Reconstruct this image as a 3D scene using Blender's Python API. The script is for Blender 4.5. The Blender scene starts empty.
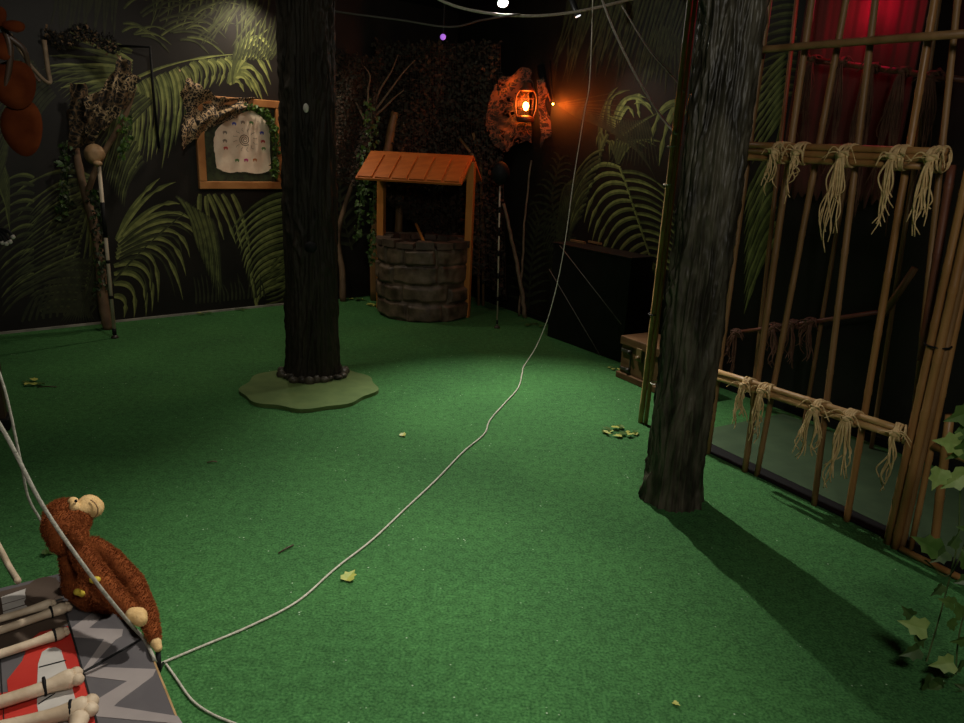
import bpy, bmesh, math, random
import numpy as np
from mathutils import Vector, Matrix, noise
random.seed(7)
SC = bpy.context.scene
COL = SC.collection
PI = math.pi

# ------------------------------------------------------------------ camera
F, H, CX, CY = 740.0, 2.0, 482.0, 361.5
_dn = Vector((-118., 2549., F)).normalized()          # nadir in camera axes (x right, y down, z forward)
UP = -_dn
_z = Vector((0, 0, 1))
FW = (_z - UP*UP.dot(_z)).normalized()
RT = UP.cross(FW)
if RT.x < 0: RT = -RT
def ray(x, y):
    v = Vector((x-CX, y-CY, F))
    return Vector((v.dot(RT), v.dot(FW), v.dot(UP)))
EYE = Vector((0, 0, H))
def G(x, y, h=0.0):
    r = ray(x, y); return EYE + r*((h-H)/r.z)
def AtY(x, y, Y):
    r = ray(x, y); return EYE + r*(Y/r.y)
def OnP(x, y, p, n, off=0.0):
    p = Vector(p); n = Vector(n); r = ray(x, y)
    return EYE + r*((p + n*off - EYE).dot(n)/r.dot(n))
def proj(P):
    d = Vector(P)-EYE
    c = RT*d.x + FW*d.y + UP*d.z
    return CX+F*c.x/c.z, CY+F*c.y/c.z, c.z
def above(g, y):                                       # height above ground point g seen at image row y
    lo, hi = -2., 8.
    for _ in range(50):
        m = (lo+hi)/2
        if proj((g.x, g.y, m))[1] > y: lo = m
        else: hi = m
    return lo

cam = bpy.data.cameras.new('camera'); co = bpy.data.objects.new('camera', cam); COL.objects.link(co)
cam.sensor_fit = 'HORIZONTAL'; cam.sensor_width = 36.; cam.lens = F/964*36
cam.clip_start = .05; cam.clip_end = 100
def cam2w(v): return Vector((v.dot(RT), v.dot(FW), v.dot(UP)))
cxw, cyw, czw = cam2w(Vector((1,0,0))), cam2w(Vector((0,-1,0))), cam2w(Vector((0,0,-1)))
M = Matrix(((cxw.x,cyw.x,czw.x,0),(cxw.y,cyw.y,czw.y,0),(cxw.z,cyw.z,czw.z,H),(0,0,0,1)))
co.matrix_world = M
SC.camera = co
SC.view_settings.view_transform = 'Standard'; SC.view_settings.look = 'None'
SC.view_settings.gamma = 1; SC.view_settings.use_curve_mapping = False
SC.view_settings.exposure = 0
SC.cycles.use_denoising = True
SC.cycles.max_bounces = 6

# ------------------------------------------------------------------ materials
def mat(name, c, rough=.6, c2=None, scale=8., stretch=(1,1,1), bump=0., bscale=None, spec=.4, lo=.35, hi=.65, trans=0, detail=4, coat=0):
    m = bpy.data.materials.new(name); m.use_nodes = True
    nt = m.node_tree; b = nt.nodes['Principled BSDF']
    b.inputs['Base Color'].default_value = (*c, 1); b.inputs['Roughness'].default_value = rough
    b.inputs['Specular IOR Level'].default_value = spec
    if trans: b.inputs['Transmission Weight'].default_value = trans
    if coat: b.inputs['Coat Weight'].default_value = coat; b.inputs['Coat Roughness'].default_value = .2
    if c2 or bump:
        tc = nt.nodes.new('ShaderNodeTexCoord'); mp = nt.nodes.new('ShaderNodeMapping')
        mp.inputs['Scale'].default_value = stretch
        nt.links.new(tc.outputs['Object'], mp.inputs['Vector'])
    if c2:
        n = nt.nodes.new('ShaderNodeTexNoise'); n.inputs['Scale'].default_value = scale; n.inputs['Detail'].default_value = detail
        nt.links.new(mp.outputs[0], n.inputs['Vector'])
        r = nt.nodes.new('ShaderNodeValToRGB')
        r.color_ramp.elements[0].position = lo; r.color_ramp.elements[0].color = (*c, 1)
        r.color_ramp.elements[1].position = hi; r.color_ramp.elements[1].color = (*c2, 1)
        nt.links.new(n.outputs['Fac'], r.inputs[0]); nt.links.new(r.outputs[0], b.inputs['Base Color'])
    if bump:
        n2 = nt.nodes.new('ShaderNodeTexNoise'); n2.inputs['Scale'].default_value = bscale or scale*3; n2.inputs['Detail'].default_value = 5
        nt.links.new(mp.outputs[0], n2.inputs['Vector'])
        bp = nt.nodes.new('ShaderNodeBump'); bp.inputs['Strength'].default_value = bump; bp.inputs['Distance'].default_value = .01
        nt.links.new(n2.outputs['Fac'], bp.inputs['Height']); nt.links.new(bp.outputs[0], b.inputs['Normal'])
    return m
def emit(name, c, s):
    m = bpy.data.materials.new(name); m.use_nodes = True
    b = m.node_tree.nodes['Principled BSDF']
    b.inputs['Base Color'].default_value = (*c, 1); b.inputs['Emission Color'].default_value = (*c, 1); b.inputs['Emission Strength'].default_value = s
    return m

def carpet_mat():
    m = bpy.data.materials.new('green_carpet'); m.use_nodes = True
    nt = m.node_tree; b = nt.nodes['Principled BSDF']; L = nt.links
    tc = nt.nodes.new('ShaderNodeTexCoord')
    def nz(s, d=4):
        n = nt.nodes.new('ShaderNodeTexNoise'); n.inputs['Scale'].default_value = s; n.inputs['Detail'].default_value = d
        L.new(tc.outputs['Object'], n.inputs['Vector']); return n
    def ramp(src, a, ca, bb, cb):
        r = nt.nodes.new('ShaderNodeValToRGB'); e = r.color_ramp.elements
        e[0].position = a; e[0].color = (*ca, 1); e[1].position = bb; e[1].color = (*cb, 1); L.new(src, r.inputs[0]); return r
    def mix(mode, f, a, c):
        x = nt.nodes.new('ShaderNodeMix'); x.data_type = 'RGBA'; x.blend_type = mode
        if isinstance(f, float): x.inputs[0].default_value = f
        else: L.new(f, x.inputs[0])
        L.new(a, x.inputs[6]); L.new(c, x.inputs[7]); return x.outputs[2]
    fine = ramp(nz(85, 5).outputs['Fac'], .32, (.027, .098, .029), .68, (.074, .218, .066))
    mid = ramp(nz(22, 4).outputs['Fac'], .35, (.8, .8, .8), .65, (1.1, 1.1, 1.1))
    big = ramp(nz(1.3, 3).outputs['Fac'], .3, (.84, .84, .86), .7, (1.1, 1.1, 1.05))
    c = mix('MULTIPLY', 1., fine.outputs[0], mid.outputs[0]); c = mix('MULTIPLY', 1., c, big.outputs[0])
    # tiny glints of glitter, painted into the colour as pale specks
    v = nt.nodes.new('ShaderNodeTexVoronoi'); v.inputs['Scale'].default_value = 34; L.new(tc.outputs['Object'], v.inputs['Vector'])
    sp = ramp(v.outputs['Distance'], .05, (1, 1, 1), .17, (0, 0, 0))
    gate = ramp(nz(9, 2).outputs['Fac'], .60, (0, 0, 0), .68, (1, 1, 1))
    mk = mix('MULTIPLY', 1., sp.outputs[0], gate.outputs[0])
    rgb = nt.nodes.new('ShaderNodeRGB'); rgb.outputs[0].default_value = (.55, .70, .5, 1)
    c = mix('MIX', mk, c, rgb.outputs[0])
    L.new(c, b.inputs['Base Color']); b.inputs['Roughness'].default_value = .95; b.inputs['Specular IOR Level'].default_value = .12
    bp = nt.nodes.new('ShaderNodeBump'); bp.inputs['Strength'].default_value = .55; bp.inputs['Distance'].default_value = .012
    L.new(nz(95, 4).outputs['Fac'], bp.inputs['Height']); L.new(bp.outputs[0], b.inputs['Normal'])
    return m

MT = dict(
 carpet=carpet_mat(),
 wall=mat('charcoal_wallpaper', (.0085,.0073,.0058), .55, (.0135,.0115,.009), 3., spec=.25, bump=.05, bscale=60),
 ceil=mat('black_ceiling', (.008,.008,.008), .8),
 white_trim=mat('pale_trim', (.35,.33,.28), .5, (.2,.19,.16), 6),
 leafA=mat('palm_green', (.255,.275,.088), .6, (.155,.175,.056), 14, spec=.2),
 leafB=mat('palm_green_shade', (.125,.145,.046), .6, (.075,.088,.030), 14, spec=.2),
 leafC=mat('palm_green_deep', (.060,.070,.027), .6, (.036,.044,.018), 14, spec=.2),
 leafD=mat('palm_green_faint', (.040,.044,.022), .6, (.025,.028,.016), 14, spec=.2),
 bark=mat('dark_wet_bark', (.020,.017,.011), .42, (.086,.075,.051), 14, (1,1,.3), lo=.38, hi=.62, bump=.35, bscale=40, spec=.3),
 bark2=mat('dark_brown_bark', (.014,.0115,.007), .6, (.028,.022,.014), 10, (1,1,.25), bump=.5, bscale=45, spec=.2),
 pad=mat('olive_green_board', (.085,.140,.036), .8, (.11,.17,.046), 9),
 bamboo=mat('bamboo', (.23,.105,.032), .42, (.38,.20,.07), 9, (1,1,.12), spec=.45, bump=.12, bscale=30),
 bamboo_rail=mat('bamboo_pale', (.36,.20,.075), .42, (.52,.32,.13), 9, spec=.45, bump=.12, bscale=30),
 bamboo_dark=mat('bamboo_dark', (.17,.088,.031), .5, (.26,.142,.058), 9, (1,1,.12), spec=.4),
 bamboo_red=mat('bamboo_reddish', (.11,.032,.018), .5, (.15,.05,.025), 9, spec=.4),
 raffia=mat('raffia', (.50,.33,.14), .7, (.66,.47,.23), 30),
 black=mat('matt_black', (.006,.006,.006), .7, spec=.2),
 blackg=mat('black_metal', (.012,.012,.012), .35),
 boxb=mat('black_painted_box', (.007,.0065,.006), .5, (.011,.010,.009), 5, spec=.2),
 stone=mat('dark_field_stone', (.045,.030,.018), .5, (.15,.105,.066), 7, bump=.5, bscale=40),
 stone_rim=mat('dark_rim_stone', (.05,.034,.022), .6, (.10,.068,.045), 7, bump=.5, bscale=40),
 orange_wood=mat('orange_brown_wood', (.40,.14,.025), .5, (.55,.22,.045), 5, (1,1,.2), bump=.15, bscale=25),
 orange_roof=mat('orange_roof_board', (.44,.112,.018), .5, (.55,.160,.029), 5, (1,4,1), bump=.2, bscale=25),
 frame=mat('walnut_frame', (.30,.12,.035), .42, (.42,.19,.06), 6, bump=.1),
 parch=mat('parchment', (.66,.50,.36), .75, (.80,.65,.49), 9),
 ink=mat('brown_ink', (.12,.08,.05), .8), red=mat('red_mark', (.42,.04,.04), .7), blue=mat('blue_mark', (.06,.07,.32), .7),
 green=mat('green_mark', (.10,.20,.06), .7), magenta=mat('magenta_mark', (.42,.05,.16), .7), orange=mat('orange_mark', (.45,.15,.05), .7), cage=mat('shaded_floor_green', (.030,.062,.024), .85, (.042,.080,.032), 5, bump=.1), grey=mat('grey_mark', (.22,.17,.13), .7),
 jungle=mat('dark_jungle_print', (.012,.016,.008), .6, (.035,.05,.018), 18),
 camoA=mat('camo_beige', (.42,.29,.16), .75, (.30,.20,.10), 20), camoB=mat('camo_brown', (.16,.095,.045), .75, (.10,.06,.03), 20), camoC=mat('camo_black', (.012,.010,.008), .8),
 netA=mat('net_brown', (.050,.026,.014), .8), netC=mat('net_russet', (.13,.055,.025), .8), netB=mat('net_olive', (.028,.024,.014), .8),
 ivyA=mat('ivy_green', (.06,.13,.025), .5, (.12,.2,.05), 25), ivyB=mat('ivy_dark', (.028,.062,.014), .5, (.05,.09,.02), 25), ivyC=mat('ivy_pale', (.40,.52,.17), .5, (.28,.40,.11), 30),
 ivyY=mat('ivy_yellow', (.44,.42,.08), .55, (.30,.36,.07), 30), stem=mat('ivy_stem', (.07,.10,.03), .6),
 twig=mat('dry_twig', (.20,.14,.085), .7, (.13,.085,.05), 14), birch=mat('pale_birch', (.19,.115,.065), .7, (.09,.052,.028), 10, (1,1,.6), bump=.3),
 rope=mat('off_white_rope', (.60,.57,.47), .7, (.46,.43,.35), 60, bump=.5, bscale=140),
 ropeg=mat('grey_rope', (.42,.40,.33), .75, (.30,.28,.23), 60, bump=.5, bscale=140),
 cable=mat('dim_cable', (.10,.09,.075), .6),
 chest=mat('chest_wood', (.080,.038,.014), .6, (.13,.068,.027), 6, (1,1,4), bump=.2, spec=.2), iron=mat('aged_iron', (.035,.028,.02), .45),
 brass=mat('aged_brass', (.16,.10,.04), .4),
 bone=mat('bone', (.62,.50,.36), .6, (.44,.33,.22), 14, bump=.25, bscale=40),
 deck=mat('charcoal_paint', (.085,.076,.08), .65, (.11,.10,.102), 7, bump=.1), zig=mat('grey_paint', (.26,.225,.215), .65, (.31,.27,.255), 7),
 redp=mat('red_paint', (.42,.022,.014), .6, (.50,.035,.022), 5), whitep=mat('white_paint', (.50,.47,.43), .65, (.40,.37,.34), 9),
 brownp=mat('dark_brown_paint', (.060,.040,.028), .65, (.08,.055,.04), 8), ply=mat('raw_plywood_edge', (.42,.27,.12), .7, (.30,.18,.07), 20),
 seam=mat('black_seam', (.006,.006,.006), .8), toothline=mat('tooth_outline', (.06,.05,.045), .8),
 fur=mat('brown_plush', (.165,.042,.012), .9, (.235,.065,.018), 25, spec=.1), tan=mat('tan_plush', (.62,.40,.17), .85, (.70,.48,.23), 30, spec=.1, bump=.3, bscale=120),
 yellow=mat('yellow_cloth', (.55,.42,.04), .7), eye=mat('eye_black', (.01,.01,.01), .15),
 rust=mat('rust_orange_leaf', (.050,.0105,.003), .9, (.085,.020,.005), 14, spec=.03),
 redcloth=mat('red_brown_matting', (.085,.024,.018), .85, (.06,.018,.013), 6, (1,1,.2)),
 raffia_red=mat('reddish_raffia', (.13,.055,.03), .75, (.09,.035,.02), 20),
 glass=mat('lantern_glass', (.95,.75,.5), .05, trans=1), flame=emit('lantern_flame', (1.,.45,.09), 30), copper=mat('old_copper', (.09,.032,.014), .4),
 lens=emit('spot_lens', (1.,.97,.88), 14), lens2=emit('small_spot_lens', (.95,.97,1.), 1.2), purple=emit('purple_diode', (.45,.16,.8), .7), redlens=emit('red_lamp_lens', (1,.02,.05), 6),
 glove=mat('black_glove', (.008,.008,.008), .7), ivory=mat('ivory', (.65,.6,.52), .5),
 postw=mat('dark_post_wood', (.030,.016,.009), .5, (.055,.03,.016), 8, (1,1,.2), bump=.3),
 skull=mat('aged_skull', (.26,.15,.07), .6, (.38,.24,.12), 12, bump=.3), stripe=mat('pale_pole', (.50,.42,.31), .5, (.38,.31,.22), 10),
)

def translucent(m, c, w=.4):
    nt = m.node_tree; b = nt.nodes['Principled BSDF']; out = [n for n in nt.nodes if n.type == 'OUTPUT_MATERIAL'][0]
    t = nt.nodes.new('ShaderNodeBsdfTranslucent'); t.inputs[0].default_value = (*c, 1); mx = nt.nodes.new('ShaderNodeMixShader'); mx.inputs[0].default_value = w
    nt.links.new(b.outputs[0], mx.inputs[1]); nt.links.new(t.outputs[0], mx.inputs[2]); nt.links.new(mx.outputs[0], out.inputs[0])
translucent(MT['ivyA'], (.12,.28,.03)); translucent(MT['ivyC'], (.24,.44,.08))
# ------------------------------------------------------------------ mesh builder
class MB:
    def __init__(s): s.v = []; s.f = []; s.mi = []; s.sm = []
    def add(s, vs, fs, mi=0, smooth=True):
        o = len(s.v); s.v += [tuple(v) for v in vs]
        for f in fs: s.f.append(tuple(o+i for i in f)); s.mi.append(mi); s.sm.append(smooth)
    def tube(s, pts, r, seg=8, mi=0, cap=True, squash=None):
        pts = [Vector(p) for p in pts]; n = len(pts)
        rr = r if isinstance(r, (list, tuple)) else [r]*n
        vs = []; fs = []; prev = None
        for i, p in enumerate(pts):
            t = (pts[min(i+1, n-1)]-pts[max(i-1, 0)])
            t = t.normalized() if t.length > 1e-9 else Vector((0,0,1))
            if prev is None:
                a = t.orthogonal().normalized()
            else:
                a = (prev - t*prev.dot(t)); a = a.normalized() if a.length > 1e-6 else t.orthogonal().normalized()
            prev = a; b = t.cross(a)
            for k in range(seg):
                q = 2*PI*k/seg; vs.append(p + (a*math.cos(q)+b*math.sin(q))*rr[i])
        for i in range(n-1):
            for k in range(seg):
                k2 = (k+1) % seg; fs.append((i*seg+k, i*seg+k2, (i+1)*seg+k2, (i+1)*seg+k))
        if cap:
            fs.append(tuple(range(seg-1, -1, -1))); fs.append(tuple((n-1)*seg+k for k in range(seg)))
        s.add(vs, fs, mi, True)
    def box(s, c, ax, sz, mi=0, bev=.0):
        c = Vector(c); X, Y, Z = [Vector(a) for a in ax]
        hx, hy, hz = sz[0]/2, sz[1]/2, sz[2]/2
        if bev <= 0:
            vs = [c+X*(hx*i)+Y*(hy*j)+Z*(hz*k) for i in (-1,1) for j in (-1,1) for k in (-1,1)]
            s.add(vs, [(0,1,3,2),(4,6,7,5),(0,4,5,1),(2,3,7,6),(0,2,6,4),(1,5,7,3)], mi, False); return
        bm = bmesh.new(); bmesh.ops.create_cube(bm, size=1)
        for v in bm.verts: v.co = Vector((v.co.x*sz[0], v.co.y*sz[1], v.co.z*sz[2]))
        bmesh.ops.bevel(bm, geom=bm.edges[:], offset=bev, segments=2, affect='EDGES', profile=.5)
        bm.verts.index_update()
        s.add([c+X*v.co.x+Y*v.co.y+Z*v.co.z for v in bm.verts], [[v.index for v in f.verts] for f in bm.faces], mi, False); bm.free()
    def sphere(s, c, r, mi=0, u=16, w=10, ax=None, fn=None):
        c = Vector(c); rx = r if isinstance(r, (tuple, list)) else (r, r, r)
        X, Y, Z = [Vector(a) for a in (ax or ((1,0,0),(0,1,0),(0,0,1)))]
        vs = []; fs = []
        for i in range(w+1):
            th = PI*i/w
            for k in range(u):
                ph = 2*PI*k/u; d = Vector((math.sin(th)*math.cos(ph), math.sin(th)*math.sin(ph), math.cos(th)))
                m = fn(d) if fn else 1
                vs.append(c + (X*d.x*rx[0]+Y*d.y*rx[1]+Z*d.z*rx[2])*m)
        for i in range(w):
            for k in range(u):
                k2 = (k+1) % u; fs.append((i*u+k, (i+1)*u+k, (i+1)*u+k2, i*u+k2))
        s.add(vs, fs, mi, True)
    def lathe(s, c, prof, seg=24, mi=0, smooth=True):
        c = Vector(c); vs = []; fs = []
        for (r, z) in prof:
            for k in range(seg):
                q = 2*PI*k/seg; vs.append(c+Vector((r*math.cos(q), r*math.sin(q), z)))
        for i in range(len(prof)-1):
            for k in range(seg):
                k2 = (k+1) % seg; fs.append((i*seg+k, i*seg+k2, (i+1)*seg+k2, (i+1)*seg+k))
        fs.append(tuple(range(seg-1,-1,-1))); fs.append(tuple((len(prof)-1)*seg+k for k in range(seg)))
        s.add(vs, fs, mi, smooth)
    def prism(s, pts, dvec, mi=0, smooth=False):
        pts = [Vector(p) for p in pts]; n = len(pts); d = Vector(dvec)
        vs = pts+[p+d for p in pts]
        fs = [tuple(range(n)), tuple(range(2*n-1, n-1, -1))]+[((i+1)%n, i, n+i, n+(i+1)%n) for i in range(n)]
        s.add(vs, fs, mi, smooth)
    def build(s, name, mats, parent=None, merge=False):
        me = bpy.data.meshes.new(name); me.from_pydata(s.v, [], s.f)
        mats = mats if isinstance(mats, (list, tuple)) else [mats]
        for m in mats: me.materials.append(m)
        me.polygons.foreach_set('material_index', s.mi); me.polygons.foreach_set('use_smooth', s.sm)
        me.validate(); me.update()
        bm = bmesh.new(); bm.from_mesh(me)
        if merge: bmesh.ops.remove_doubles(bm, verts=bm.verts, dist=1e-5)
        bmesh.ops.recalc_face_normals(bm, faces=bm.faces); bm.to_mesh(me); bm.free()
        o = bpy.data.objects.new(name, me); COL.objects.link(o)
        if parent: attach(o, parent)
        return o
def attach(o, p):
    root = Vector((0,0,0)); q = p
    while q: root += q.location; q = q.parent
    o.parent = p; o.location = -root + o.location if o.type == 'EMPTY' else -root
def tag(o, label, cat, group=None, kind=None):
    if label: o['label'] = label
    if cat: o['category'] = cat
    if group: o['group'] = group
    if kind: o['kind'] = kind
    return o
def thing(name, loc, label, cat, group=None):
    o = bpy.data.objects.new(name, None); COL.objects.link(o); o.location = Vector(loc); o.empty_display_size = .1
    return tag(o, label, cat, group)
def struct(o): o['kind'] = 'structure'; return o

def bez(p, n=16):                                      # Catmull-Rom through points
    p = [Vector(q) for q in p]; out = []
    P = [p[0]*2-p[1]]+p+[p[-1]*2-p[-2]]
    for i in range(1, len(P)-2):
        for k in range(n):
            t = k/n; a, b, c, d = P[i-1:i+3]
            out.append(.5*((2*b)+(c-a)*t+(2*a-5*b+4*c-d)*t*t+(3*b-3*c+d-a)*t**3))
    out.append(p[-1]); return out
def rope(name, pts, r, m, label, cat='rope', n=10, seg=7, group=None):
    b = MB(); q = bez(pts, n); b.tube(q, r[:len(q)] if isinstance(r, list) else r, seg); o = b.build(name, MT[m]); return tag(o, label, cat, group)

# ------------------------------------------------------------------ room shell
WLp, WLd = Vector((-4.67,7.19,0)), Vector((.762,.647,0)).normalized()
WLn = Vector((WLd.y, -WLd.x, 0))                       # into the room
WRp, WRd = Vector((1.7,7.2,0)), Vector((-.535,.845,0)).normalized()
WRn = Vector((-WRd.y, WRd.x, 0)) * 1
if WRn.x > 0: WRn = -WRn
# corner
a_, b_ = WLd, WRd
den = a_.x*(-b_.y)+b_.x*a_.y
dx, dy = WRp.x-WLp.x, WRp.y-WLp.y
t_ = (dx*(-b_.y)+b_.x*dy)/den
CORN = WLp+WLd*t_
LEN_L, LEN_R, CH = 10.0, 11.5, 3.7
Lend = CORN-WLd*LEN_L; Rend = CORN-WRd*LEN_R
b = MB(); b.prism([Lend, CORN+WLd*.1, CORN+WLd*.1+Vector((0,0,CH)), Lend+Vector((0,0,CH))], -WLn*.1); wall_left = struct(b.build('wall_left', MT['wall']))
b = MB(); b.prism([Rend, CORN+WRd*.1, CORN+WRd*.1+Vector((0,0,CH)), Rend+Vector((0,0,CH))], -WRn*.1); wall_right = struct(b.build('wall_right', MT['wall']))
far = Lend + (Rend-CORN)
poly = [CORN+(WLd+WRd)*.12, Lend-WLn*.1, far, Rend-WRn*.1]
b = MB(); b.prism([p+Vector((0,0,0)) for p in poly], (0,0,-.1)); struct(b.build('floor', MT['carpet']))
b = MB(); b.prism([p+Vector((0,0,CH)) for p in poly], (0,0,.1)); struct(b.build('ceiling', MT['ceil']))
s0 = OnP(-60, 338, WLp, WLn); s1 = OnP(330, 303, WLp, WLn)
b = MB(); c0 = WLp+WLd*((s0-WLp).dot(WLd)); c1 = WLp+WLd*((s1-WLp).dot(WLd))
b.box((c0+c1)/2+WLn*.012+Vector((0,0,.011)), (WLd, WLn, (0,0,1)), ((c1-c0).length, .024, .022)); struct(b.build('baseboard_left', MT['white_trim']))
b = MB(); q0, q1 = Rend, CORN
b.box((q0+q1)/2+WRn*.012+Vector((0,0,.03)), (WRd, WRn, (0,0,1)), ((q1-q0).length-.1, .024, .06)); struct(b.build('baseboard_right', MT['black']))

# palm mural printed on the wallpaper
class Mural:
    def __init__(s, p, n): s.p, s.n, s.b, s.k = p, n, MB(), 0
    def P(s, x, y):
        return OnP(x, y, s.p, s.n, .0015+s.k*1.2e-5)
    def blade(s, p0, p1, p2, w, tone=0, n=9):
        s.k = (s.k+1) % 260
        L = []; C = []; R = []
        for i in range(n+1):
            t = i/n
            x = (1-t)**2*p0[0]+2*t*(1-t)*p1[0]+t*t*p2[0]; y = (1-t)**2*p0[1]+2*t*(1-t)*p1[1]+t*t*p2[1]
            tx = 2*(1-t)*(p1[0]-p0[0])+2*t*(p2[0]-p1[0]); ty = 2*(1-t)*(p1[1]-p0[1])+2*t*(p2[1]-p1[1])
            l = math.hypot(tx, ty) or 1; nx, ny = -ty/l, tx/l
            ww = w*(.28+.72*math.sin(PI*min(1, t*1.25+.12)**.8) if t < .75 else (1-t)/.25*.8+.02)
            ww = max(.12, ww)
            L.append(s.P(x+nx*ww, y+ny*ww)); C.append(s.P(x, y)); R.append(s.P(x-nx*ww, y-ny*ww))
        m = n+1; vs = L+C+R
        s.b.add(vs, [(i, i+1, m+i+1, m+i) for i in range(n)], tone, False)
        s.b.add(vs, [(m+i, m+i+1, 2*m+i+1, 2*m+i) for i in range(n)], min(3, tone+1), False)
    def frond(s, rach, n, Ll, Lr, ang=55, droop=.25, w=3., tone=0, rw=1.4, taper=.45, jit=.12, t0=.05, fall=0.):
        pts = bez([(x, y, 0) for x, y in rach], 12); N = len(pts)-1
        for i in range(N):
            if i % 3 == 0:
                j = min(N, i+3); s.blade((pts[i].x, pts[i].y), ((pts[i].x+pts[j].x)/2, (pts[i].y+pts[j].y)/2), (pts[j].x, pts[j].y), rw, tone, 3)
        for k in range(n):
            u = t0+(1-t0)*k/(n-1); q = u*N; i = min(N-1, int(q)); p = pts[i].lerp(pts[i+1], q-i)
            t = (pts[i+1]-pts[i]).normalized()
            for side, LL in ((1, Ll), (-1, Lr)):
                if LL <= 0: continue
                L = LL*(1-taper*abs(u-.4)*1.6)*(1+random.uniform(-jit, jit))
                a = math.radians(ang*(1-.45*u)+random.uniform(-4, 4))*side
                d = Vector((t.x*math.cos(a)+t.y*math.sin(a), -t.x*math.sin(a)+t.y*math.cos(a)))
                e = Vector((p.x, p.y))+d*L+Vector((0, droop*L)); c = Vector((p.x, p.y))+d*L*.55+Vector((0, -.06*L+fall*L))
                s.blade((p.x, p.y), (c.x, c.y), (e.x, e.y), w*(1-.35*u), tone)
ML = Mural(WLp, WLn)
# hanging bright frond across the middle top
for x, y, tx, ty in [(122,78,116,165),(127,82,124,176),(133,86,122,186),(137,84,131,172),(143,80,143,162),(148,78,147,160),(157,76,152,155),(162,74,158,168),(170,71,164,158),(174,69,171,142),(182,68,181,118),(190,63,185,104),(199,60,199,92),(208,60,205,88),(217,60,215,86),(225,58,224,82),(233,58,232,76)]:
    ML.blade((x, y), (x+14, y+(ty-y)*.2), (tx+4, ty), 2.7 if x < 200 else 2.3, 0, 12); ML.blade((x+3, y-2), (x+19, y+(ty-y)*.15), (tx+11, y+(ty-y)*.86), 1.8, 1, 12)
ML.blade((112,92),(160,58),(238,54), 1.6, 0, 12)
# arching leaflets to the right
for x2, y2, lift, w in [(268,96,-30,3.6),(263,102,-20,3.4),(258,98,-12,3.2),(271,85,-48,3.6),(272,72,-62,3.4),(274,56,-66,3.0),(252,92,-8,3.0),(244,92,2,2.6)]:
    ML.blade((229,84),(232+(x2-229)*.45, 72+lift), (x2, y2), w, 0)
for x2, y2 in [(240,40),(250,30),(262,18),(272,26),(256,50)]: ML.blade((233,84),(234, 52),(x2, y2), 2.2, 1)
# extra dense leaflets
random.seed(77)
for k in range(26):
    x0 = 60+k*2.6; ML.blade((x0+30, 70+k*1.2), (x0+6, 58+k*2.4), (x0-18, 70+k*3.6), 1.5, 2 if k % 2 else 1, 9)
for k in range(14):
    ML.blade((118+k*2, 96+k*5), (112+k, 128+k*4), (98+k*2, 168+k*3), 1.7, 2 if k % 2 else 1, 9)
for k in range(18):
    ML.blade((88-k*.5, 178+k*5), (58-k*1.4, 180+k*6), (30-k*1.2, 214+k*5), 1.5, 2 if k % 3 else 1, 9)
for k in range(16):
    ML.blade((176+k*2.4, 196+k*1.5), (190+k*2.2, 206+k*3), (196+k*1.6, 244+k*4), 1.7, 1 if k % 3 else 2, 9)
for k in range(14):
    ML.blade((20-k, 60+k*7), (10-k*.4, 62+k*8), (-10, 84+k*9), 1.8, 2, 8)
for k in range(22):
    ML.blade((150+k*5.6, -10), (156+k*5.6, 2), (148+k*5.4+random.uniform(-8,8), random.uniform(14,34)), 1.5, 1 if k % 2 else 2, 7)
for k in range(12):
    ML.blade((232+k*3.5, 60), (240+k*4, 40), (236+k*5, 12+random.uniform(-6,6)), 1.4, 2, 8)
# upper thin arcs
for k in range(26):
    x0 = random.uniform(118, 200); y0 = random.uniform(8, 40); L = random.uniform(22, 48); a = random.uniform(-.5, .9)
    ML.blade((x0, y0), (x0+L*.5*math.cos(a), y0-12+L*.4*math.sin(a)), (x0+L*math.cos(a), y0+L*math.sin(a)*.8), 1.5, random.choice((1,2)))
for k in range(22):
    x0 = random.uniform(205, 262); y0 = random.uniform(-6, 22); ML.blade((x0, y0), (x0-8, y0+10), (x0-random.uniform(10,26), y0+random.uniform(12,30)), 1.5, 2)
for k in range(16):
    x0 = 52+k*4; ML.blade((x0+6, -12), (x0+3, 12), (x0+random.uniform(-6,6), random.uniform(25,45)), 1.6, 3)
# streaked leaflets to the left
for k, (x2, y2) in enumerate([(58,38),(52,46),(48,56),(44,66),(46,74),(52,82),(60,88),(72,95),(84,98),(64,30),(76,26)]):
    ML.blade((132, 62+k*3.0 if k < 9 else 52), (98, y2-4+(62+k*2-y2)*.3), (x2, y2), 3.2, 1 if k % 3 else 0, 10)
for k in range(12): ML.blade((34+k*2, 62+k*3), (20+k, 60+k*5), (6+k*2, 78+k*7), 1.6, 3)
# fan on the lower middle: big drooping leaflets
fan = [((117,238),(142,190),(176,182)),((122,236),(158,196),(180,204)),((116,240),(165,196),(195,222)),((118,242),(176,200),(200,240)),((118,246),(182,208),(190,258)),((117,250),(176,216),(186,276)),((116,254),(168,222),(183,300)),((116,258),(163,232),(158,302)),
 ((114,266),(158,250),(152,312)),((114,274),(150,264),(146,316)),((114,284),(140,278),(134,318)),((114,296),(130,294),(124,318)),((120,232),(136,196),(160,178))]
for p0, p1, p2 in fan: ML.blade(p0, p1, p2, 2.9, 0, 12)
for p0, p1, p2 in fan[2:9]: ML.blade((p0[0]+3,p0[1]+5), (p1[0]-4,p1[1]+9), (p2[0]-8,p2[1]-4), 1.7, 2, 12)
ML.blade((88,318),(120,262),(196,204), 1.3, 2, 12)
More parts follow.
